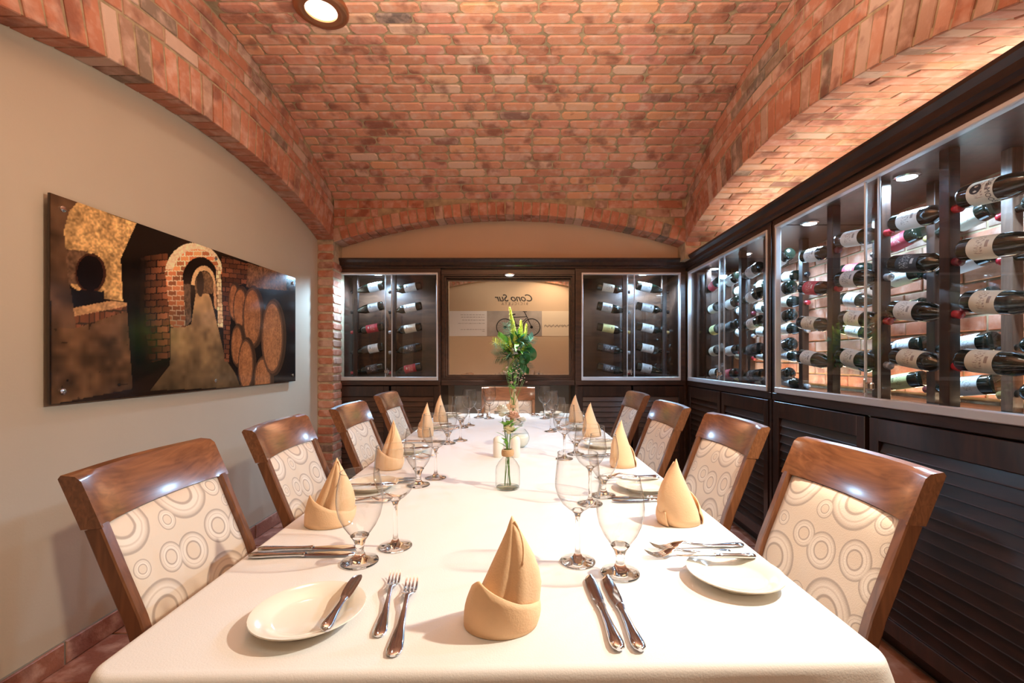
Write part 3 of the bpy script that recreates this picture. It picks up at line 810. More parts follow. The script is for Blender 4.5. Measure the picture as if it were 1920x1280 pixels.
# lettering wrapped round the label of the nearest top bottle
def text_mesh(body, size, mat, shear=0, extr=0.0, align='CENTER', space=1.0):
    cu = bpy.data.curves.new('lettering', 'FONT'); cu.body = body; cu.size = size; cu.shear = shear; cu.extrude = extr; cu.align_x = align; cu.align_y = 'CENTER'; cu.space_character = space
    cu.resolution_u = 3
    o = bpy.data.objects.new('tmp_text', cu); col.objects.link(o)
    dg = bpy.context.evaluated_depsgraph_get(); me = bpy.data.meshes.new_from_object(o.evaluated_get(dg))
    bpy.data.objects.remove(o); me.materials.clear(); me.materials.append(M[mat]); me.name = 'lettering'
    return me
boom = [o for o in bpy.data.objects if o.name.startswith('wine_bottle') and 'near right case, front row, fourth column, first from top' in o.get('label','')][0]
boom['label'] = 'wine bottle with BOOM BOOM lettering and dark round emblem on its label, near right case'
me = text_mesh('BOOM BOOM!', .026, 'black')
import bmesh
bm_ = bmesh.new(); bm_.from_mesh(me); bmesh.ops.subdivide_edges(bm_, edges=[e for e in bm_.edges if e.calc_length() > .008], cuts=1); bm_.to_mesh(me); bm_.free()
rr = .0407
for v in me.vertices:
    a = -v.co.x/rr * .82; zz = .118 + v.co.y
    v.co = (rr*math.cos(a), rr*math.sin(a), zz)
link('lettering', me, boom)
mb = MB(); pts = [(.0,0)] ; n = 18
mb.v.append((rr,0,.076))
for i in range(n):
    a = 2*PI*i/n; th = .55*math.sin(a)*(.8); mb.v.append((rr*math.cos(th), rr*math.sin(th), .076+.020*math.cos(a)))
mb.f = [(0,1+i,1+(i+1)%n) for i in range(n)]
mb.build('emblem', 'black', boom)

# ------------------------------------------------------------------ table and tablecloth
TH = .0293; TO = Vector((-.035, .583, 0)); TL, TW, TZ = 2.75, .527, .76
TU = Vector((-math.sin(TH), math.cos(TH), 0)); TV = Vector((math.cos(TH), math.sin(TH), 0))
def tp(u, v, z=TZ): p = TO + TU*u + TV*v; return Vector((p.x, p.y, z))
tb = thing('dining_table', 'long dining table under the white tablecloth', 'table', tp(TL/2, 0, 0), TH)
MB().box((-TW+.01,-TL/2+.01,.715),(TW-.01,TL/2-.01,.754)).build('table_top', 'dark_wood', tb)
lg = MB().box((-.03,-.03,0),(.03,.03,.715),.004).mesh('leg', 'dark_wood')
for sx in (-1,1):
    for sy in (-1,0,1): link('leg', lg, tb, loc=(sx*.12, sy*(TL/2-.35), 0))
def cloth():
    # superelliptic outline rings going from the top centre out and down the drape
    mb = MB(); n = 400; rings = []
    hw, hl = TW, TL/2; cr = .035
    per = []
    # rounded rectangle perimeter points with outward normals
    def rr_(n):
        pts = []; segs = [('l',(hw,-hl+cr),(hw,hl-cr),(1,0)),('c',(hw-cr,hl-cr),0),('l',(hw-cr,hl),(-hw+cr,hl),(0,1)),('c',(-hw+cr,hl-cr),PI/2),('l',(-hw,hl-cr),(-hw,-hl+cr),(-1,0)),('c',(-hw+cr,-hl+cr),PI),('l',(-hw+cr,-hl),(hw-cr,-hl),(0,-1)),('c',(hw-cr,-hl+cr),1.5*PI)]
        for s in segs:
            if s[0] == 'l':
                a, b, nn = Vector(s[1]), Vector(s[2]), s[3]; k = max(2, int((b-a).length/.022))
                for i in range(k): pts.append((a.lerp(b, i/k), Vector(nn)))
            else:
                c = Vector(s[1])
                for i in range(10):
                    a = s[2]+PI/2*i/10; nn = Vector((math.cos(a), math.sin(a))); pts.append((c+nn*cr, nn))
        return pts
    P = rr_(n); m = len(P)
    prof = [(-.012,0),(-.006,-.0008),(-.002,-.003),(.001,-.007),(.003,-.013),(.0045,-.03),(.006,-.06),(.008,-.11),(.011,-.17),(.014,-.24)]
    s_acc = 0; last = P[-1][0]
    for (off, dz) in prof:
        L = 0; prev = P[0][0]
        for i, (p, nn) in enumerate(P):
            L += (p-prev).length; prev = p
            k = max(0, (-dz-.012)/.23)
            corner = 1 if abs(abs(p.x)-hw) < .12 and abs(abs(p.y)-hl) < .12 else 0
            wv = .013*math.sin(L*17+math.sin(L*5)*1.3)*k + .006*math.sin(L*41)*k + corner*.035*k
            q = p + nn*(off+max(-.004, wv+.006*k))
            mb.v.append((q.x, q.y, TZ+dz))
    for j in range(len(prof)-1):
        for i in range(m): mb.f.append((j*m+i, j*m+(i+1)%m, (j+1)*m+(i+1)%m, (j+1)*m+i))
    mb.f.append(tuple(range(m)))
    o = mb.build('tablecloth', 'cloth'); smooth_sharp(o, 60); return o
tc_ = cloth(); tc_.location = tp(TL/2, 0, 0); tc_.rotation_euler = (0,0,TH)
tag(tc_, 'long white linen tablecloth draped over the dining table', 'tablecloth')

# ------------------------------------------------------------------ chairs
def chair():
    t = thing('dining_chair', 'x', 'chair')
    hw = .207
    # path of the rear post in (x,z), chair faces +x
    path = [(-.255,0),(-.235,.15),(-.215,.35),(-.213,.45),(-.232,.55),(-.262,.65),(-.302,.75),(-.335,.835)]
    def post(sy):
        secs = []
        for i,(x,z) in enumerate(path):
            a = path[max(0,i-1)]; b = path[min(len(path)-1,i+1)]; d = Vector((b[0]-a[0],0,b[1]-a[1])).normalized()
            nx = Vector((d.z,0,-d.x)); w_ = .016
            secs.append((Vector((x, sy*(hw-.0115), z)), nx*w_, Vector((0,.0115,0))))
        m = MB(); o = len(m.v)
        for c,u,v in secs:
            for (p,q) in ((-1,-.8),(-.8,-1),(.8,-1),(1,-.8),(1,.8),(.8,1),(-.8,1),(-1,.8)): m.v.append(tuple(c+u*p+v*q))
        for j in range(len(secs)-1):
            for i in range(8): m.f.append((j*8+i, j*8+(i+1)%8, j*8+8+(i+1)%8, j*8+8+i))
        m.f += [tuple(range(8))[::-1], tuple(range((len(secs)-1)*8, len(secs)*8))]
        return m
    for sy in (-1,1): smooth_sharp(post(sy).build('rear_leg', 'chair_wood_v', t), 35)
    # top rail, bowed backward at the middle
    m = MB(); n = 18
    for i in range(n+1):
        f = -1+2*i/n; y = f*(hw+.001); bow = -.026*(1-f*f); thick = .012+.008*abs(f)**6
        for (q, zz) in ((0,.832),(1,.835),(1,.925),(.6,.934),(-.6,.937),(-1,.93),(-1,.838)):
            lean = -.335 - (zz-.835)*.42
            qq = q if q else -1
            # front face follows the bow; ends thicker
            m.v.append((lean+bow*(1) + qq*thick + (.008 if False else 0), y, zz + .004*(1-f*f)*(0)))
    k = 7
    for i in range(n):
        for j in range(k): m.f.append((i*k+j, i*k+(j+1)%k, (i+1)*k+(j+1)%k, (i+1)*k+j))
    m.f += [tuple(range(k)), tuple(range(n*k, n*k+k))[::-1]]
    smooth_sharp(m.build('top_rail', 'chair_wood', t), 35)
    # upholstered back panel with UVs
    pw = hw-.024; nu, nv = 20, 14; vs = []; fs = []; uv = {}
    def xc(z):
        for a,b in zip(path, path[1:]):
            if a[1] <= z <= b[1]: return a[0]+(b[0]-a[0])*(z-a[1])/(b[1]-a[1])
        return path[-1][0]
    for side in (1,-1):
        o = len(vs)
        for j in range(nv+1):
            z = .50+.332*j/nv
            for i in range(nu+1):
                f = -1+2*i/nu; g = -1+2*j/nv
                puff = .016*(1-abs(f)**6)*(1-abs(g)**8)+.002
                vs.append((xc(z) - .018*(1-f*f) + side*puff, f*pw, z)); uv[len(vs)-1] = (i/nu, j/nv*.92)
        for j in range(nv):
            for i in range(nu):
                q = (o+j*(nu+1)+i, o+j*(nu+1)+i+1, o+(j+1)*(nu+1)+i+1, o+(j+1)*(nu+1)+i); fs.append(q if side == 1 else q[::-1])
    off = (nu+1)*(nv+1)
    bd = [i for i in range(nu+1)] + [j*(nu+1)+nu for j in range(1,nv+1)] + [nv*(nu+1)+i for i in range(nu-1,-1,-1)] + [j*(nu+1) for j in range(nv-1,0,-1)]
    for a, b in zip(bd, bd[1:]+bd[:1]): fs.append((a, a+off, b+off, b))
    me = bpy.data.meshes.new('backrest'); me.from_pydata(vs, [], fs); me.materials.append(M['fabric'])
    ul = me.uv_layers.new(name='UVMap')
    for p in me.polygons:
        for li in p.loop_indices: ul.data[li].uv = uv[me.loops[li].vertex_index]
    me.polygons.foreach_set('use_smooth', [True]*len(me.polygons)); link('backrest', me, t)
    # lower back rail, seat frame, seat, front legs
    MB().box((-.242,-hw+.038,.47),(-.205,hw-.038,.50),.004).build('lower_rail', 'chair_wood_v', t)
    mb = MB(); mb.box((-.19,-hw+.004,.385),(.205,-hw+.026,.43)); mb.box((-.19,hw-.026,.385),(.205,hw-.004,.43)); mb.box((.185,-hw+.026,.385),(.205,hw-.026,.43)); mb.box((-.19,-hw+.026,.385),(-.17,hw-.026,.43))
    mb.build('seat_frame', 'chair_wood_v', t)
    vs = []; fs = []; uv = []; n = 16
    m = MB()
    for (ins, z) in ((.0,.43),(-.006,.445),(-.002,.46),(.012,.472),(.05,.48),(.12,.484)):
        x0, x1, y_ = -.20+ins, .215-ins, hw-ins
        c = .03
        for (cx, cy, a0) in ((x1-c, y_-c, 0),(x0+c, y_-c, PI/2),(x0+c, -y_+c, PI),(x1-c, -y_+c, 1.5*PI)):
            for i in range(4):
                a = a0+PI/2*i/3; m.v.append((cx+c*math.cos(a), cy+c*math.sin(a), z))
    for j in range(5):
        for i in range(16): m.f.append((j*16+i, j*16+(i+1)%16, j*16+16+(i+1)%16, j*16+16+i))
    m.f += [tuple(range(80,96)), tuple(range(16))[::-1]]
    me = m.mesh('seat', 'fabric', True); ul = me.uv_layers.new(name='UVMap')
    for l in me.loops: co = me.vertices[l.vertex_index].co; ul.data[l.index].uv = ((co.y+.22)/.44, (co.x+.2)/.44)
    link('seat', me, t)
    for sy in (-1,1):
        MB().loft([((.19,sy*.195,0),(.013,0,0),(0,.013,0)),((.185,sy*.195,.43),(.021,0,0),(0,.021,0))], 8).build('front_leg', 'chair_wood_v', t)
    return t
ch0 = chair()
chd = 0
def put_chair(u, v, rz, label):
    global chd
    o = ch0 if chd == 0 else dup(ch0)
    chd += 1
    p = tp(u, v, 0); o.location = p; o.rotation_euler = (0,0,rz+TH); o['label'] = label; o['group'] = 'dining chairs round the table'
CR = [.49,1.087,1.66,2.37]; CL = [.532,1.092,1.67,2.39]
nm = ['nearest','second nearest','second farthest','farthest']
for i in range(4):
    put_chair(CR[i], .472+(.0,-.006,-.04,-.01)[i], PI, f'wooden chair with ring-patterned back on the right side of the table, {nm[i]}')
    put_chair(CL[i], -.445+(-.017,.0,.04,.02)[i], (.04,.05,.02,0)[i], f'wooden chair with ring-patterned back on the left side of the table, {nm[i]}')
put_chair(2.62, -.015, -PI/2, 'wooden chair at the far head of the table in front of the mirror')

# ------------------------------------------------------------------ tableware prototypes
def goblet():
    t = thing('water_goblet', 'x', 'glass')
    pr = [(0,0),(.034,0),(.0362,.0015),(.035,.004),(.022,.007),(.012,.012),(.0085,.02),(.0078,.028),(.009,.036),(.0125,.045),(.018,.053),(.0145,.0555),(.0,.0555)]
    MB().lathe(pr, 32).build('stem_and_foot', 'stem', t, smooth=True)
    pr = [(.0150,.0525),(.022,.060),(.0315,.074),(.0395,.092),(.0435,.110),(.0445,.124),(.0435,.140),(.0405,.158),(.0365,.1775)]
    MB().lathe(pr, 40, closed_ends=False).build('bowl', 'bowl', t, smooth=True)
    MB().lathe([(.0357,.1770),(.0359,.1788),(.0371,.1788),(.0373,.1770)], 40, closed_ends=False).build('rim', 'bowl', t, smooth=True)
    return t
def wineglass():
    t = thing('wine_glass', 'x', 'glass')
    pr = [(0,0),(.033,0),(.0352,.0012),(.034,.003),(.02,.006),(.010,.010),(.0058,.018),(.0046,.03),(.0042,.07),(.0046,.088),(.0075,.096),(.0125,.1015),(.009,.104),(0,.104)]
    MB().lathe(pr, 32).build('stem_and_foot', 'stem', t, smooth=True)
    pr = [(.0105,.1),(.020,.106),(.031,.116),(.040,.131),(.0445,.147),(.0448,.157),(.0435,.172),(.0415,.190),(.0392,.213)]
    MB().lathe(pr, 40, closed_ends=False).build('bowl', 'bowl', t, smooth=True)
    MB().lathe([(.0384,.2125),(.0386,.2143),(.0398,.2143),(.0400,.2125)], 40, closed_ends=False).build('rim', 'bowl', t, smooth=True)
    return t
def plate():
    t = thing('bread_plate', 'x', 'plate')
    pr = [(0,.004),(.045,.004),(.047,.000),(.051,.000),(.053,.0045),(.062,.011),(.0795,.0165),(.0822,.0182),(.0818,.0198),(.079,.0195),(.062,.0145),(.054,.0095),(.048,.0072),(0,.0068)]
    smooth_sharp(MB().lathe(pr, 48).build('plate', 'china', t), 60); return t
def knife(L=.215, sc_=1.0, name='table_knife'):
    t = thing(name, 'x', 'knife')
    hl = L*.52; secs = []
    for f, w_, th in ((0,.004,.003),(.03,.0085,.0042),(.12,.0105,.0052),(.25,.0098,.0052),(.5,.0072,.0045),(.8,.0058,.004),(.93,.0062,.0044),(.96,.0078,.005),(1,.0072,.005)):
        secs.append((Vector((f*hl,0,.0052)), Vector((0,w_*sc_,0)), Vector((0,0,th))))
    smooth_sharp(MB().loft(secs, 14).build('handle', 'steel', t), 50)
    secs = []
    for f, yo, w_ in ((0,0,.0062),(.03,.0005,.0078),(.25,.001,.0098),(.6,.0012,.0105),(.82,.0005,.0096),(.93,-.001,.0068),(.985,-.003,.003),(1,-.004,.0008)):
        secs.append((Vector((hl-.001+f*(L-hl),yo*sc_,.0050)), Vector((0,w_*sc_,0)), Vector((0,0,.0009))))
    smooth_sharp(MB().loft(secs, 8).build('blade', 'steel', t), 30)
    return t
def fork(L=.205, sc_=1.0):
    t = thing('table_fork', 'x', 'fork')
    zz = lambda f: .003+.012*math.exp(-((f-.66)/.13)**2)*.9 + (.010*max(0,(f-.86)/.14)**1.5)
    secs = []
    for f, w_, th in ((0,.004,.0016),(.015,.0088,.0024),(.07,.0112,.003),(.18,.0100,.003),(.35,.0062,.0028),(.55,.0036,.0028),(.66,.0036,.003),(.70,.0075,.002),(.735,.0118,.0014),(.78,.0124,.0012)):
        secs.append((Vector((f*L,0,zz(f))), Vector((0,w_*sc_,0)), Vector((0,0,th))))
    smooth_sharp(MB().loft(secs, 12).build('handle', 'steel', t), 40)
    mb = MB()
    for k in range(4):
        y = (-1.5+k)*.0066*sc_; secs = []
        for f, w_ in ((.765,.0026),(.82,.0023),(.9,.0019),(.97,.0014),(1,.0004)):
            secs.append((Vector((f*L, y*(1-(f-.77)*.3), zz(f))), Vector((0,w_*sc_,0)), Vector((0,0,.0011))))
        mb.loft(secs, 6)
    smooth_sharp(mb.build('tines', 'steel', t), 40)
    return t
def napkin():
    t = thing('folded_napkin', 'x', 'napkin')
    n = 48; m = MB(); H = .168
    prof = [(0,.047,.040),(.10,.0485,.041),(.22,.0485,.041),(.36,.045,.037),(.5,.0385,.031),(.64,.030,.0235),(.78,.0195,.0155),(.89,.0110,.0090),(.96,.0058,.0050),(1.0,.0022,.0020)]
    for (f, a, b) in prof:
        for i in range(n):
            th = 2*PI*i/n
            # soft vertical crease at the front (local -y) and a fold lip at the back right
            cr = 1 - .24*math.exp(-((th-1.47*PI)/.17)**2)*(1-f*.3) + .07*math.exp(-((th-1.62*PI)/.22)**2) + .06*math.exp(-((th-.1*PI)/.25)**2)*math.sin(PI*min(1,f*1.2))
            r_ = cr + .02*math.sin(3*th+f*4)
            lean = .018*f + .010*math.sin(PI*f)
            m.v.append((a*r_*math.cos(th)+lean, b*r_*math.sin(th)+.006*f, .001+H*f + (.010*math.cos(th-.7*PI)*(1 if f > .9 else 0)*(f-.9)*6)))
    k = len(prof)
    for j in range(k-1):
        for i in range(n): m.f.append((j*n+i, j*n+(i+1)%n, (j+1)*n+(i+1)%n, (j+1)*n+i))
    m.f.append(tuple((k-1)*n+i for i in range(n)))
    m.f.append(tuple(range(n))[::-1])
    o = m.build('folded_point', 'napkin', t, smooth=True)
    # rolled edge near the tip
    m = MB(); pts = []
    for i in range(9):
        f = .62+.37*i/8; th = -1.2+.9*i/8*1.0; a = np.interp(f,[p[0] for p in prof],[p[1] for p in prof])
        pts.append((a*1.02*math.cos(th)+.018*f+.010*math.sin(PI*f), a*.84*math.sin(th)+.006*f, H*f))
    m.tube(pts, [.0016]*9, 6); m.build('rolled_edge', 'napkin', t, smooth=True)
    # turned-up cuff, peak at front left, slanting down to the right
    m = MB(); ns = 56; a0, a1 = .80*PI, 2.18*PI; rows_ = 7
    def cz(s):  # s 0..1 along the cuff
        return np.interp(s, [0,.1,.28,.45,.62,.8,.93,1], [.030,.052,.082,.066,.050,.040,.036,.040])
    for side in (0,1):
        for i in range(ns+1):
            s_ = i/ns; th = a0+(a1-a0)*s_
            flare = max(0,(s_-.82)/.18)**1.5*.010
            for j in range(rows_):
                g = j/(rows_-1); z = .0006+g*cz(s_)
                ra = .0520+.0012*math.sin(s_*9)+ .004*math.sin(PI*g)*1 - .0035*g + flare*g + side*.0026
                rb_ = ra*.87
                m.v.append((ra*math.cos(th)+.010*z/.08, rb_*math.sin(th)-.002, z))
    W = (ns+1)*rows_
    for side in (0,1):
        for i in range(ns):
            for j in range(rows_-1):
                a = side*W+i*rows_+j; m.f.append((a, a+rows_, a+rows_+1, a+1))
    for i in range(ns):
        a = i*rows_; m.f.append((a, a+W, a+W+rows_, a+rows_)); a += rows_-1; m.f.append((a, a+rows_, a+W+rows_, a+W))
    for i in (0, ns):
        for j in range(rows_-1):
            a = i*rows_+j; m.f.append((a, a+1, a+W+1, a+W))
    m.build('cuff', 'napkin', t, smooth=True)
    smooth_sharp(bpy.data.objects[t.name] if False else t.children[-1] if t.children else o, 50) if False else None
    return t
P0 = {'goblet': goblet(), 'wine': wineglass(), 'plate': plate(), 'knife': knife(), 'bknife': knife(.155, .85, 'butter_knife'), 'fork': fork(), 'napkin': napkin(), 'sfork': fork(.183, .93)}
used = set()
KIDS = {k: [(c.name, c) for c in bpy.data.objects if c.parent == o] for k, o in P0.items()}
def place(kind, p, rz, label, group, rx=0, ry=0, scale=None):
    o = P0[kind]
    if kind in used:
        r = o.copy(); col.objects.link(r)
        for _, c in KIDS[kind]:
            d = c.copy(); col.objects.link(d); d.parent = r
        o = r
    used.add(kind)
    o.location = p; o.rotation_mode = 'XYZ'
    o.rotation_euler = (Matrix.Rotation(rz,3,'Z') @ Matrix.Rotation(ry,3,'Y') @ Matrix.Rotation(rx,3,'X')).to_euler()
    if scale: o.scale = scale
    o['label'] = label; o['group'] = group
    return o
rs = random.Random(11)
def setting(u0, v0, f, where, front=False, near=None, nap_rz=0):
    """(u0,v0) table-edge point, f = facing angle in table frame (0=+u)"""
    F_ = Vector((math.cos(f), math.sin(f)))      # (u, v)
    R_ = Vector((-math.sin(f), math.cos(f)))     # right hand
    jt = (lambda s: 0) if front else (lambda s: rs.uniform(-s, s))
    def W(a, r): q = Vector((u0,v0)) + F_*a + R_*r; return q
    wd = TU*F_.x + TV*F_.y; ang = math.atan2(wd.y, wd.x)
    def P(a, r, z=TZ+.0005): q = W(a, r); return tp(q.x, q.y, z)
    place('napkin', P(.098+jt(.01), .0+jt(.01)), ang-PI/2+nap_rz, f'peach napkin folded to a point {where}', 'folded napkins on the table', scale=(1,1,.9) if front else (.88,.88,1))
    place('knife', P(.018, .163), ang+.03+jt(.04), f'steel table knife {where}, inner of the two', 'table knives')
    place('knife', P(.016, .192), ang+.02+jt(.04), f'steel table knife {where}, outer of the two', 'table knives')
    place('fork', P(.016, -.142), ang+.09+jt(.05), f'steel dinner fork {where}, the larger of the pair', 'table forks')
    place('sfork', P(.060, -.174), ang+.12+jt(.05), f'steel salad fork {where}, the smaller of the pair', 'table forks')
    place('plate', P(.110, -.293), 0, f'cream bread plate {where}', 'bread plates')
    place('bknife', P(.045, -.245, TZ+.0175), ang+.02+jt(.1), f'butter knife resting on the bread plate {where}', 'butter knives', rx=.25, ry=-.03)
    place('goblet', P(.245+jt(.01), .218+jt(.012)), 0, f'short-stemmed water goblet {where}', 'water goblets')
    place('wine', P(.296+jt(.012), .146+jt(.012)), 0, f'tall-stemmed wine glass {where}', 'wine glasses')
setting(.012, 0, 0, 'at the front end of the table', True, nap_rz=0)
uR = [.517,1.087,1.757,2.28]; uL = [.537,1.082,1.777,2.28]
for i in range(4):
    setting(uR[i], TW, -PI/2, f'at the {nm[i]} right-side place', i == 0, nap_rz=PI/2+.2+.1*i)
    setting(uL[i], -TW, PI/2, f'at the {nm[i]} left-side place', i == 0, nap_rz=[1.4,1.2,0,-.5][i])
setting(TL, 0, PI, 'at the far head of the table', nap_rz=PI)

# ------------------------------------------------------------------ things along the middle of the table
def petals(mb, c, r, n, lift, rnd, size=.5):
    for i in range(n):
        a = rnd.uniform(0, 2*PI); e = rnd.uniform(-.3, 1.4)
        d = Vector((math.cos(a)*math.cos(e), math.sin(a)*math.cos(e), math.sin(e)))
        s = d.cross(Vector((0,0,1)) if abs(d.z) < .9 else Vector((1,0,0))).normalized(); t = s.cross(d)
        p = Vector(c) + d*r*.35; q = Vector(c) + d*r; w_ = r*size
        o = len(mb.v)
        mb.v += [tuple(p), tuple(p.lerp(q,.55)+s*w_+t*w_*.2), tuple(q+t*w_*.3), tuple(p.lerp(q,.55)-s*w_+t*w_*.2)]
        mb.f += [(o,o+1,o+2),(o,o+2,o+3)]
def leaf(mb, p, d, L, W, curl=.2, n=5):
    p, d = Vector(p), Vector(d).normalized(); s = d.cross(Vector((0,0,1)) if abs(d.z) < .95 else Vector((0,1,0))).normalized(); t = s.cross(d)
    o = len(mb.v)
    for i in range(n+1):
        f = i/n; w_ = W*math.sin(PI*min(.98,f*.9+.08))**.8 if i < n else .0005; c = p + d*L*f + t*(-curl*L*f*f)
        mb.v += [tuple(c-s*w_+t*w_*.25), tuple(c), tuple(c+s*w_+t*w_*.25)]
    for i in range(n):
        a = o+3*i; mb.f += [(a,a+3,a+4,a+1),(a+1,a+4,a+5,a+2)]
def px(x, y, z=TZ, extra=None):   # pixel of the photograph to a point at height z
    d = (1.16-z)*853/(y-672); return Vector(((x-986)*d/853, d, z))
bvp = px(952, 915)
bv = thing('bottle_vase', 'small clear glass bottle vase with twine round its neck, nearest centrepiece', 'vase', bvp)
MB().lathe([(0,.004),(.030,.003),(.036,.006),(.038,.012),(.038,.055),(.036,.068),(.027,.083),(.016,.095),(.0125,.104),(.0125,.122),(.0145,.126)], 32, closed_ends=False).build('glass_body', 'vase_glass', bv, smooth=True)
MB().lathe([(0,.0),(.034,.0),(.0365,.003),(.034,.007),(0,.007)], 32).build('thick_base', 'vase_glass', bv, smooth=True)
smooth_sharp(MB().lathe([(.0128,.099),(.018,.1005),(.0195,.106),(.0195,.113),(.018,.119),(.0128,.1205)], 20, closed_ends=False).build('twine', 'cord', bv))
def posy(loc, label, seed, heads, stems, H, spread, leaves=12, petal='petal', zb=.01, small=0):
    rnd = random.Random(seed)
    t = thing('flower_posy', label, 'flowers', loc)
    for i in range(stems):
        a = rnd.uniform(0,2*PI); r1 = spread*rnd.uniform(.2,1); h = H*rnd.uniform(.8,1.05)
        pts = [(rnd.uniform(-.012,.012), rnd.uniform(-.012,.012), zb),(math.cos(a)*.004, math.sin(a)*.004,.11),(math.cos(a)*r1*.5,math.sin(a)*r1*.5,(.11+h)/2),(math.cos(a)*r1,math.sin(a)*r1,h)]
        if zb > .05: pts = pts[1:]
        MB().tube(pts, .0011, 5).build('stem', 'stem_green', t, smooth=True)
        if small:
            mb = MB()
            for q in range(small):
                petals(mb, (math.cos(a)*r1+rnd.uniform(-.018,.018), math.sin(a)*r1+rnd.uniform(-.018,.018), h+rnd.uniform(-.02,.02)), .006, 7, 0, rnd, .7)
            mb.build('blossom', petal, t)
    for (x,y,z,r,mt) in heads:
        mb = MB(); petals(mb, (x,y,z), r, 60, 0, rnd, .55)
        mb.lathe([(0,-r*.45),(r*.35,-r*.3),(r*.4,0),(r*.25,r*.35),(0,r*.5)], 10, (x,y,z))
        mb.build('blossom', mt, t)
    for i in range(leaves):
        a = rnd.uniform(0,2*PI); z = rnd.uniform(.12, H*.92); mb = MB()
        leaf(mb, (math.cos(a)*.008, math.sin(a)*.008, z), (math.cos(a), math.sin(a), .9), .035, .007)
        mb.build('leaf', 'green', t)
    return t
posy(bvp, 'white carnations with green buds standing in the nearest bottle vase', 4, [(-.018,0,.232,.027,'petal'),(.016,.005,.215,.025,'petal_pink'),(.004,-.01,.178,.022,'petal_cream')], 7, .215, .022, 16)
sh = None
for k, (x, lab) in enumerate(((934,'left one of the two white shakers on the table centre line'),(966,'right one of the two white shakers on the table centre line'))):
    p = px(x, 856)
    t = thing('shaker', lab, 'shaker', p, group='salt and pepper shakers')
    smooth_sharp(MB().lathe([(0,0),(.018,0),(.0205,.003),(.0205,.060),(.0195,.072),(.015,.080),(.008,.084),(0,.085)], 28).build('shaker_body', 'white_ceramic', t), 50)
    mb = MB()
    for a in range(3): mb.lathe([(0,.0005),(.0014,.0002)], 8, (.005*math.cos(a*2.1), .005*math.sin(a*2.1), .0845), closed_ends=False)
    mb.build('pouring_holes', 'black', t)
gp = px(975, 838)
gv = thing('globe_vase', 'round frosted globe vase behind the shakers', 'vase', gp)
MB().lathe([(0,.002),(.020,.0),(.034,.014),(.042,.032),(.043,.046),(.037,.064),(.026,.078),(.022,.082)], 32, closed_ends=False).build('globe', 'vase_glass', gv, smooth=True)
MB().lathe([(0,.003),(.019,.003),(.032,.015),(.0395,.032),(.0405,.044),(.036,.058),(0,.058)], 28).build('white_filling', 'white_ceramic', gv, smooth=True)
t = thing('flower_posy', 'fluffy white chrysanthemum sitting in the globe vase', 'flowers', gp+Vector((0,0,.0)))
rnd = random.Random(8)
for (x,y,z,r,mt) in ((-.015,0,.098,.034,'petal'),(-.05,-.01,.085,.022,'petal_cream'),(.010,.0,.115,.024,'petal')):
    mb = MB(); petals(mb, (x,y,z), r, 90, 0, rnd, .4); mb.build('blossom', mt, t)
b2 = px(962, 796)
bv2 = thing('bottle_vase', 'second glass bottle vase with twine, farther along the table', 'vase', b2)
for c, _m, _s in (([(0,.004),(.030,.003),(.036,.006),(.038,.012),(.038,.055),(.036,.068),(.027,.083),(.016,.095),(.0125,.104),(.0125,.122),(.0145,.126)],'vase_glass','glass_body'),([(0,.0),(.034,.0),(.0365,.003),(.034,.007),(0,.007)],'vase_glass','thick_base'),([(.0128,.099),(.018,.1005),(.0195,.106),(.0195,.113),(.018,.119),(.0128,.1205)],'cord','twine')):
    MB().lathe(c, 24, closed_ends=False).build(_s, _m, bv2, smooth=True)
posy(b2, 'wispy stems with tiny pink and white buds in the second bottle vase', 21, [(.01,0,.205,.012,'petal_cream'),(-.01,.01,.25,.013,'petal_pink')], 11, .33, .11, 14, 'petal_pink', small=4)

# big arrangement on the mirror ledge
vp = Vector((-.088, YC+.035, .9655))
vs_ = thing('glass_vase', 'clear cylinder vase on the ledge in front of the mirror', 'vase', vp)
MB().lathe([(0,.005),(.070,.005),(.076,.006),(.077,.20),(.0775,.205)], 36, closed_ends=False).build('cylinder', 'vase_glass', vs_, smooth=True)
MB().lathe([(0,.0),(.072,.0),(.076,.004),(.076,.022),(.072,.026),(0,.026)], 36).build('thick_base', 'vase_glass', vs_, smooth=True)
fa = thing('flower_arrangement', 'tall green foliage arrangement with yellow flower spikes in the cylinder vase', 'flowers', vp)
rnd = random.Random(5)
for i in range(16):
    a = 2*PI*i/16+rnd.uniform(-.2,.2); r0 = .05; r1 = rnd.uniform(.02,.06)
    MB().tube([(math.cos(a)*r0, math.sin(a)*r0*.7, .03),(math.cos(a)*.01,math.sin(a)*.01,.17),(-math.cos(a)*r1,-math.sin(a)*r1*.5,.30)], .003, 5).build('stem', 'stem_green' if i%2 else 'green_dark', fa, smooth=True)
def spike(p, d, L, r):
    d = Vector(d).normalized(); mb = MB(); mb.tube([Vector(p), Vector(p)+d*L*.5, Vector(p)+d*L], [r*.55, r*.5, r*.15], 6)
    s = d.cross(Vector((0,1,0))).normalized(); t = s.cross(d)
    for i in range(260):
        f = rnd.random(); a = rnd.uniform(0, 2*PI); rad = r*(1-.75*f*f); c = Vector(p)+d*L*f; o_ = s*math.cos(a)+t*math.sin(a)
        q = c+o_*rad+d*.008; sd = o_.cross(d)*.0035; o = len(mb.v)
        mb.v += [tuple(c+o_*rad*.3-sd), tuple(c+o_*rad*.3+sd), tuple(q+sd*.6), tuple(q-sd*.6)]; mb.f.append((o,o+1,o+2,o+3))
    mb.build('flower_spike', 'green_yellow', fa)
spike((.00,-.02,.30), (-.16,-.05,1), .35, .036); spike((.04,-.02,.28), (.02,-.02,1), .25, .036); spike((.06,-.03,.25), (.14,0,1), .25, .034); spike((-.02,-.03,.24), (-.3,-.05,1), .14, .03)
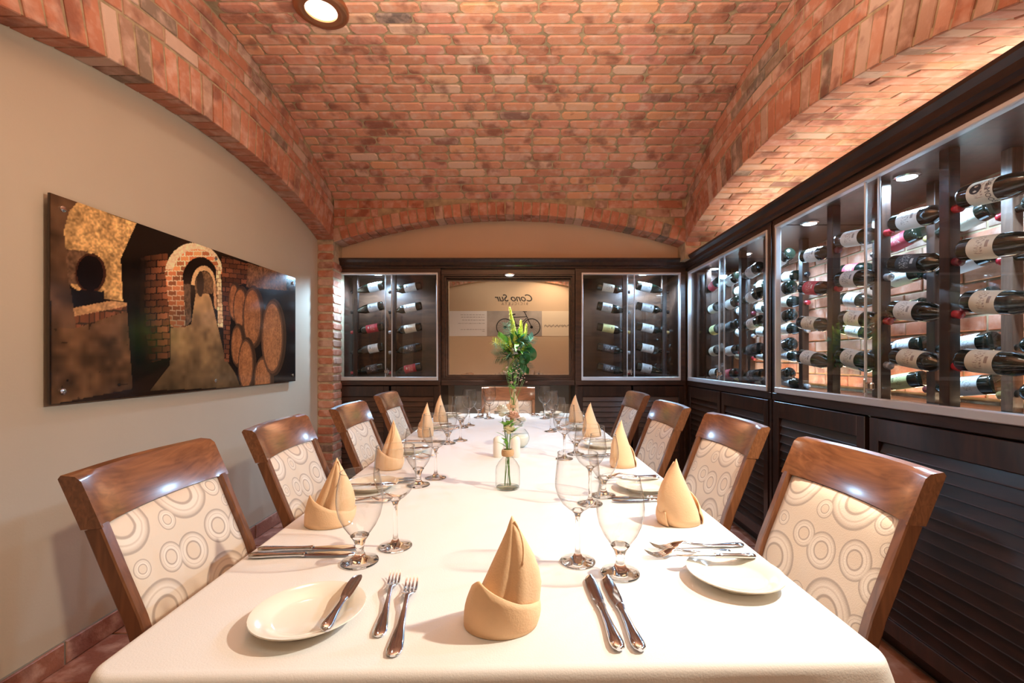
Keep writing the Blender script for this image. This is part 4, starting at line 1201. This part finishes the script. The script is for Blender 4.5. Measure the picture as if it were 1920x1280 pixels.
def frond(p, d, L, n, ll, mt, w_=.004, flat=True):
    p, d = Vector(p), Vector(d).normalized(); s = d.cross(Vector((0,1,0))).normalized(); mb = MB()
    mb.tube([p, p+d*L*.5, p+d*L], [.002,.0015,.0008], 4)
    for i in range(n):
        f = .15+.85*i/n
        for sg in (-1,1):
            c = p+d*L*f; dd = (d*.7+s*sg+Vector((0,rnd.uniform(-.4,.2),rnd.uniform(-.1,.3)))*.6)
            leaf(mb, c, dd, ll*1.1*(1-.55*abs(f-.45)), w_*1.5, .1, 3)
    mb.build('frond', mt, fa)
frond((-.02,-.02,.28), (-.22,-.1,.9), .24, 13, .075, 'green_blue', .006)
frond((-.02,0,.26), (-.8,-.1,.75), .20, 12, .07, 'green')
frond((-.02,0,.24), (-1,-.1,.28), .19, 14, .08, 'green_blue')
frond((-.02,0,.22), (-1,-.2,-.1), .17, 14, .08, 'green_dark')
frond((-.01,0,.24), (-.9,-.3,.5), .24, 10, .06, 'green_yellow', .003)
frond((.03,-.03,.24), (.7,-.2,.8), .20, 11, .07, 'green_blue', .006)
frond((.02,-.03,.2), (.5,-.3,-.5), .16, 10, .07, 'green_dark', .006)
frond((-.02,-.03,.2), (-.3,-.3,-.6), .16, 10, .07, 'green', .005)
for i in range(100):
    a = rnd.uniform(0, 2*PI); e = rnd.uniform(-.5,1.3); mb = MB()
    d = (math.cos(a)*math.cos(e), math.sin(a)*math.cos(e)*.5-.1, math.sin(e))
    leaf(mb, (rnd.uniform(-.04,.05), rnd.uniform(-.03,.02), rnd.uniform(.18,.36)), d, rnd.uniform(.09,.16), rnd.uniform(.010,.022), .3)
    mb.build('leaf', rnd.choice(['green','green','green_dark','green_yellow','green_blue']), fa)
def round_leaf(c, r, tilt, mt):
    mb = MB(); n = 20; c = Vector(c); mb.v.append(tuple(c))
    for ring in (.5,1):
        for i in range(n):
            a = 2*PI*i/n; q = Vector((r*ring*math.cos(a), -.02*ring+.006*math.sin(3*a), r*ring*1.0*math.sin(a)))
            mb.v.append(tuple(c + Matrix.Rotation(tilt,3,'Z') @ q))
    for i in range(n):
        mb.f.append((0,1+i,1+(i+1)%n)); mb.f.append((1+i,1+n+i,1+n+(i+1)%n,1+(i+1)%n))
    mb.build('round_leaf', mt, fa, smooth=True)
round_leaf((.12,-.02,.235), .062, .3, 'green_dark'); round_leaf((.085,-.05,.195), .05, -.3, 'green_dark'); round_leaf((.10,-.0,.29), .042, .5, 'green')
for (x,z) in ((-.015,.255),(.02,.265),(.0,.225)):
    mb = MB(); petals(mb, (x,-.07,z), .036, 16, 0, rnd, .35); mb.build('white_lily', 'petal', fa)

# ------------------------------------------------------------------ cellar picture on the left wall
def lin(c): return tuple((x/255/12.92 if x/255 <= .04045 else ((x/255+.055)/1.055)**2.4) for x in c)
def picture():
    y0, y1, z0, z1 = 1.65, 3.41, .992, 1.762
    nu, nv = 400, 176
    U, V = np.meshgrid(np.linspace(0,1,nu+1), np.linspace(0,1,nv+1))
    Y = y0+(y1-y0)*U; Z = z0+(z1-z0)*V
    X = ((986-853*1.73/Y)-60)*2.909; Q = ((672-(Z-1.16)*853/Y)-340)*2.909
    rng = np.random.default_rng(4)
    def fnoise(sx, sy):
        g = rng.random((int(nv/sy)+3, int(nu/sx)+3)); yy = np.linspace(0, g.shape[0]-1.01, nv+1); xx = np.linspace(0, g.shape[1]-1.01, nu+1)
        yi, xi = yy.astype(int), xx.astype(int); fy, fx = (yy-yi)[:,None], (xx-xi)[None,:]
        return (g[yi][:,xi]*(1-fy)*(1-fx)+g[yi+1][:,xi]*fy*(1-fx)+g[yi][:,xi+1]*(1-fy)*fx+g[yi+1][:,xi+1]*fy*fx)
    N1 = fnoise(1.5,1.5)*.5+fnoise(4,4)*.3+fnoise(9,9)*.2; N2 = fnoise(20,20)*.6+fnoise(6,6)*.4
    C = np.zeros((nv+1, nu+1, 3)); C[:] = (34,22,14)
    def poly(pts):
        ins = np.zeros(X.shape, bool); n = len(pts)
        for i in range(n):
            (xa,ya),(xb,yb) = pts[i], pts[(i+1)%n]
            c = ((ya > Q) != (yb > Q)) & (X < (xb-xa)*(Q-ya)/(yb-ya+1e-9)+xa); ins ^= c
        return ins
    def ell(cx, cy, rx, ry, tilt=0): return ((X-cx)/rx)**2+((Q-cy)/ry)**2
    def put(mask, c, amp=.3, nz=None):
        nz = N1 if nz is None else nz
        C[mask] = (np.array(c)[None,:]*(1+amp*2*(nz[mask]-.5))[:,None])
    def bricks(mask, c, m, bw, bh, sk=0, shade=None):
        q = Q + sk*X; row = np.floor(q/bh); xx = X/bw+.5*(row%2); fx = xx-np.floor(xx); fy = q/bh-row
        mort = (fx < .1) | (fy < .16); rc = np.sin(row*12.9+np.floor(xx)*78.2)*43758.5; rc = rc-np.floor(rc)
        base = np.array(c)[None,None,:]*(.7+.5*rc)[:,:,None]; base[mort] = m
        if shade is not None: base = base*shade[:,:,None]
        C[mask] = base[mask]
    put(poly([(500,200),(800,260),(800,420),(740,1000),(540,1100),(480,600),(480,350)]), (20,14,11), .3)
    put(poly([(95,50),(260,110),(180,220),(190,500),(225,700),(235,800),(100,810)]), (82,58,40), .5, N2)
    put(poly([(250,108),(565,230),(520,330),(480,420),(492,655),(390,640),(300,640),(200,560),(170,270),(200,160)]), (214,165,100), .55)
    m = poly([(250,108),(565,230),(520,330),(480,420),(492,655),(390,640),(300,640),(200,560),(170,270),(200,160)])
    C[m] *= np.clip(1.25-N2[m]*.7, .5, 1.2)[:,None]
    put(poly([(180,370),(300,380),(260,560),(195,560)]), (95,68,48), .5)
    C[ell(315,500,85,108) < 1] = (62,34,24); C[ell(313,500,72,96) < 1] = (20,13,14)
    C[poly([(215,590),(392,600),(392,680),(218,680)])] = (22,16,17)
    put(poly([(220,690),(430,650),(515,660),(512,690),(235,765)]), (178,132,86), .4)
    bricks(poly([(228,735),(512,680),(512,705),(235,800)]), (120,70,45), (60,45,35), 28, 70)
    put(poly([(100,800),(235,800),(515,705),(545,1130),(105,1215)]), (86,60,38), .6, N2)
    C[poly([(100,800),(235,800),(515,705),(545,1130),(105,1215)]) & (fnoise(5,7) > .9)] *= .55
    sh = np.clip((X-560)/190, .12, 1)*np.clip(1.35-(Q-400)/900, .4, 1.1)
    bricks(poly([(540,420),(735,390),(750,960),(560,1010)]), (150,84,50), (52,32,22), 64, 36, .06, sh)
    floor_ = poly([(880,610),(965,610),(1010,790),(1050,960),(1150,1120),(640,1140),(750,1000),(752,800),(860,780)])
    put(floor_, (150,116,74), .35, N2); C[floor_] *= np.clip(1.25-(Q[floor_]-620)/700, .35, 1.1)[:,None]
    arch = ((ell(880,505,158,170) < 1) & (Q < 505)) | poly([(724,500),(830,500),(835,795),(752,795)])
    bricks(arch, (206,118,70), (240,205,160), 46, 27, 0, np.clip(1.2-(Q-380)/700, .5, 1.15))
    rim = (ell(880,505,158,170) < 1) & (ell(895,515,132,146) > 1) & (Q < 480); put(rim, (238,205,160), .25)
    inner = ((ell(915,540,98,128) < 1) & (Q < 540)) | poly([(822,535),(1010,535),(1000,700),(960,612),(890,612),(865,780),(835,790)])
    put(inner, (30,20,14), .3)
    put(poly([(822,560),(862,560),(864,760),(838,790)]), (92,70,52), .5)
    a2 = ((ell(932,560,66,100) < 1) & (ell(936,570,52,84) > 1) & (Q < 565)); put(a2, (224,176,120), .2)
    put(poly([(984,560),(1000,560),(1006,700),(992,690)]), (205,150,100), .3)
    a3 = (ell(936,575,50,84) < 1) & (Q < 612); put(a3, (112,82,54), .5); C[(ell(915,560,20,70) < 1)] = (58,44,34)
    bricks(poly([(1000,460),(1026,470),(1040,800),(1012,795)]), (226,190,140), (150,105,70), 24, 22)
    bricks(poly([(1030,405),(1180,450),(1165,560),(1085,570),(1072,985),(1046,980)]), (112,62,38), (44,28,20), 42, 26, -.1)
    put(poly([(1175,445),(1440,520),(1440,620),(1165,590)]), (112,74,48), .6)
    put(poly([(1085,570),(1440,600),(1440,1085),(1130,1110),(1075,960)]), (30,22,18), .3)
    for (cx,cy,rx,ry) in ((1098,655,30,95),(1132,690,38,108),(1198,740,52,160),(1115,895,32,108),(1163,1000,42,138),(1255,1080,46,118),(1308,850,60,198)):
        C[ell(cx+8,cy,rx+9,ry+12) < 1] = (66,44,30)
        e = ell(cx,cy,rx,ry) < 1; put(e, (158,96,54), .3); C[e & (ell(cx,cy,rx*.86,ry*.92) > 1)] = (96,62,40)
        C[e & (np.abs(((X-cx)/rx*6)%1) < .1)] *= .75
    C[X > 1385] = C[X > 1385]*.35+np.array((24,22,24))*.65
    C = (C*.88 + C.mean(axis=2, keepdims=True)*.12)*np.array((1.12,1.1,1.08)); C = np.clip(C, 4, 250)/255; L = np.where(C <= .04045, C/12.92, ((C+.055)/1.055)**2.4)
    t = thing('wall_picture', 'wide frameless print of a brick wine cellar with barrels on the left wall', 'picture', (XL, (y0+y1)/2, (z0+z1)/2))
    vs = np.stack([np.full(X.shape, .030), Y-(y0+y1)/2, Z-(z0+z1)/2], -1).reshape(-1,3)
    idx = np.arange((nu+1)*(nv+1)).reshape(nv+1, nu+1)
    fs = np.stack([idx[:-1,:-1], idx[:-1,1:], idx[1:,1:], idx[1:,:-1]], -1).reshape(-1,4)
    me = bpy.data.meshes.new('print'); me.from_pydata(vs.tolist(), [], fs.tolist())
    at = me.color_attributes.new('print', 'FLOAT_COLOR', 'POINT')
    at.data.foreach_set('color', np.concatenate([L.reshape(-1,3), np.ones((L.shape[0]*L.shape[1],1))], 1).astype(np.float32).ravel())
    m, nt, ns, lk, b = new_mat('cellar_print'); a = N(nt, 'ShaderNodeVertexColor'); a.layer_name = 'print'
    lk.new(a.outputs[0], b.inputs['Base Color']); b.inputs['Roughness'].default_value = .14; b.inputs['Specular IOR Level'].default_value = .35
    me.materials.append(m); link('print', me, t)
    hy, hz = (y1-y0)/2, (z1-z0)/2
    MB().box((.022,-hy,-hz),(.0295,hy,hz)).build('panel', 'panel_side', t)
    for yy in (-hy+.045, 0, hy-.045):
        for zz in (-hz+.045, hz-.045):
            mb = MB(); mb.loft([((.0,yy,zz),(0,.009,0),(0,0,.009)),((.022,yy,zz),(0,.009,0),(0,0,.009)),((.031,yy,zz),(0,.012,0),(0,0,.012)),((.035,yy,zz),(0,.0115,0),(0,0,.0115)),((.037,yy,zz),(0,.007,0),(0,0,.007))], 16)
            smooth_sharp(mb.build('standoff', 'chrome', t), 40)
picture()

# ------------------------------------------------------------------ sign on the wall behind the camera (seen in the mirror)
SX = lambda x: (x-986)/93.1
SZ = lambda y: 1.16+(672-y)/93.1
Y0 = YN+.004
pb = thing('wall_banner', 'long printed banner with a bicycle photo on the wall facing the mirror', 'banner', (0, YN, 1.86))
def bpart(mb, name, mat): o = mb.build(name, mat); o.location = (0,-YN,-1.86); o.parent = pb; return o
bpart(MB().box((SX(842),YN,SZ(630)),(SX(849),Y0,SZ(583))).box((SX(849),YN,SZ(630)),(SX(913),Y0+.001,SZ(583))), 'text_panel', 'paper')
bpart(MB().box((SX(913),YN,SZ(630)),(SX(1016),Y0+.001,SZ(583))), 'bicycle_panel', 'paper_grey')
bpart(MB().box((SX(1016),YN,SZ(630)),(SX(1110)-.05,Y0+.001,SZ(583))), 'script_panel', 'paper_tan')
mb = MB(); Yb = Y0+.003
def ringxz(mb, cx, cz, r, w_, n=40):
    o = len(mb.v)
    for i in range(n):
        a = 2*PI*i/n; mb.v += [(cx+(r-w_)*math.cos(a),Yb,cz+(r-w_)*math.sin(a)),(cx+r*math.cos(a),Yb,cz+r*math.sin(a))]
    for i in range(n): a = o+2*i; b = o+2*((i+1)%n); mb.f.append((a,a+1,b+1,b))
def bar(mb, p, q, w_, y=None):
    p, q = Vector(p), Vector(q); d = (q-p).normalized(); s = Vector((-d.y,d.x))*w_/2; o = len(mb.v); yy = Yb if y is None else y
    mb.v += [(v.x,yy,v.y) for v in (p-s,p+s,q+s,q-s)]; mb.f.append((o,o+1,o+2,o+3))
W1, W2 = (-.42,1.79), (.115,1.79)
for c in (W1, W2):
    ringxz(mb, c[0], c[1], .178, .018)
    for k in range(16):
        a = PI*k/8+.1; bar(mb, c, (c[0]+.165*math.cos(a), c[1]+.165*math.sin(a)), .0022)
    ringxz(mb, c[0], c[1], .028, .02, 14)
for p, q, w_ in ((W2,(.03,1.98),.016),((.03,1.98),(-.03,2.10),.016),((-.06,2.105),(.02,2.10),.012),((.02,2.0),(-.24,1.99),.014),((.015,1.97),(-.18,1.80),.014),((-.18,1.80),(-.26,2.03),.014),((-.18,1.80),W1,.012),((-.245,1.99),W1,.010),((-.31,2.045),(-.21,2.05),.024)):
    bar(mb, p, q, w_)
ringxz(mb, -.18, 1.80, .045, .012, 20)
bpart(mb, 'bicycle_print', 'black')
mb = MB(); rnd = random.Random(2)
for i, (z, x1) in enumerate(((590,-.82),(594.5,-.82),(600,-.82),(606,-.82),(617.5,-.82),(621,-.82))):
    x = -.83; end = -.83-[.5,.46,.42,.52,.48,.06][i]
    while x > end:
        l = rnd.uniform(.02,.06); 
        k = int(l/.012)
        for j in range(k): h = rnd.choice([.008,.010,.014]); bar(mb, (x-j*.012, SZ(z)-.006), (x-j*.012-.003, SZ(z)-.006+h), .004)
        bar(mb, (x, SZ(z)), (x-l, SZ(z)), .004); x -= l+.014
bpart(mb, 'small_print', 'text_ink')
def wtext(body, size, mat, cx, cz, shear=0, space=1, sx=1):
    me = text_mesh(body, size, mat, shear, .0005, 'CENTER', space)
    o = link('lettering', me); o.rotation_euler = (PI/2,0,PI); o.location = (cx, Y0+.002-YN, cz-1.86); o.scale = (sx,1,1); o.parent = pb
    return o
t1 = wtext('Cono Sur', .20, 'black', -.22, 2.372, .35, .95, 1.0)
wtext('BICICLETA', .075, 'grey_ink', -.22, 2.262, 0, 1.6)
# running handwriting on the right-hand panel
mb = MB(); x = .36; prev = None
for i in range(130):
    f = i/129; xx = .95-f*.58; zz = SZ(611)+.018*math.sin(i*1.35)+.012*math.sin(i*.37) + (.03 if i in (3,22,47,60,88) else 0)
    if prev and i not in (28,29,56,57,84,85): bar(mb, prev, (xx,zz), .006)
    prev = (xx,zz)
bpart(mb, 'handwriting', 'text_ink')
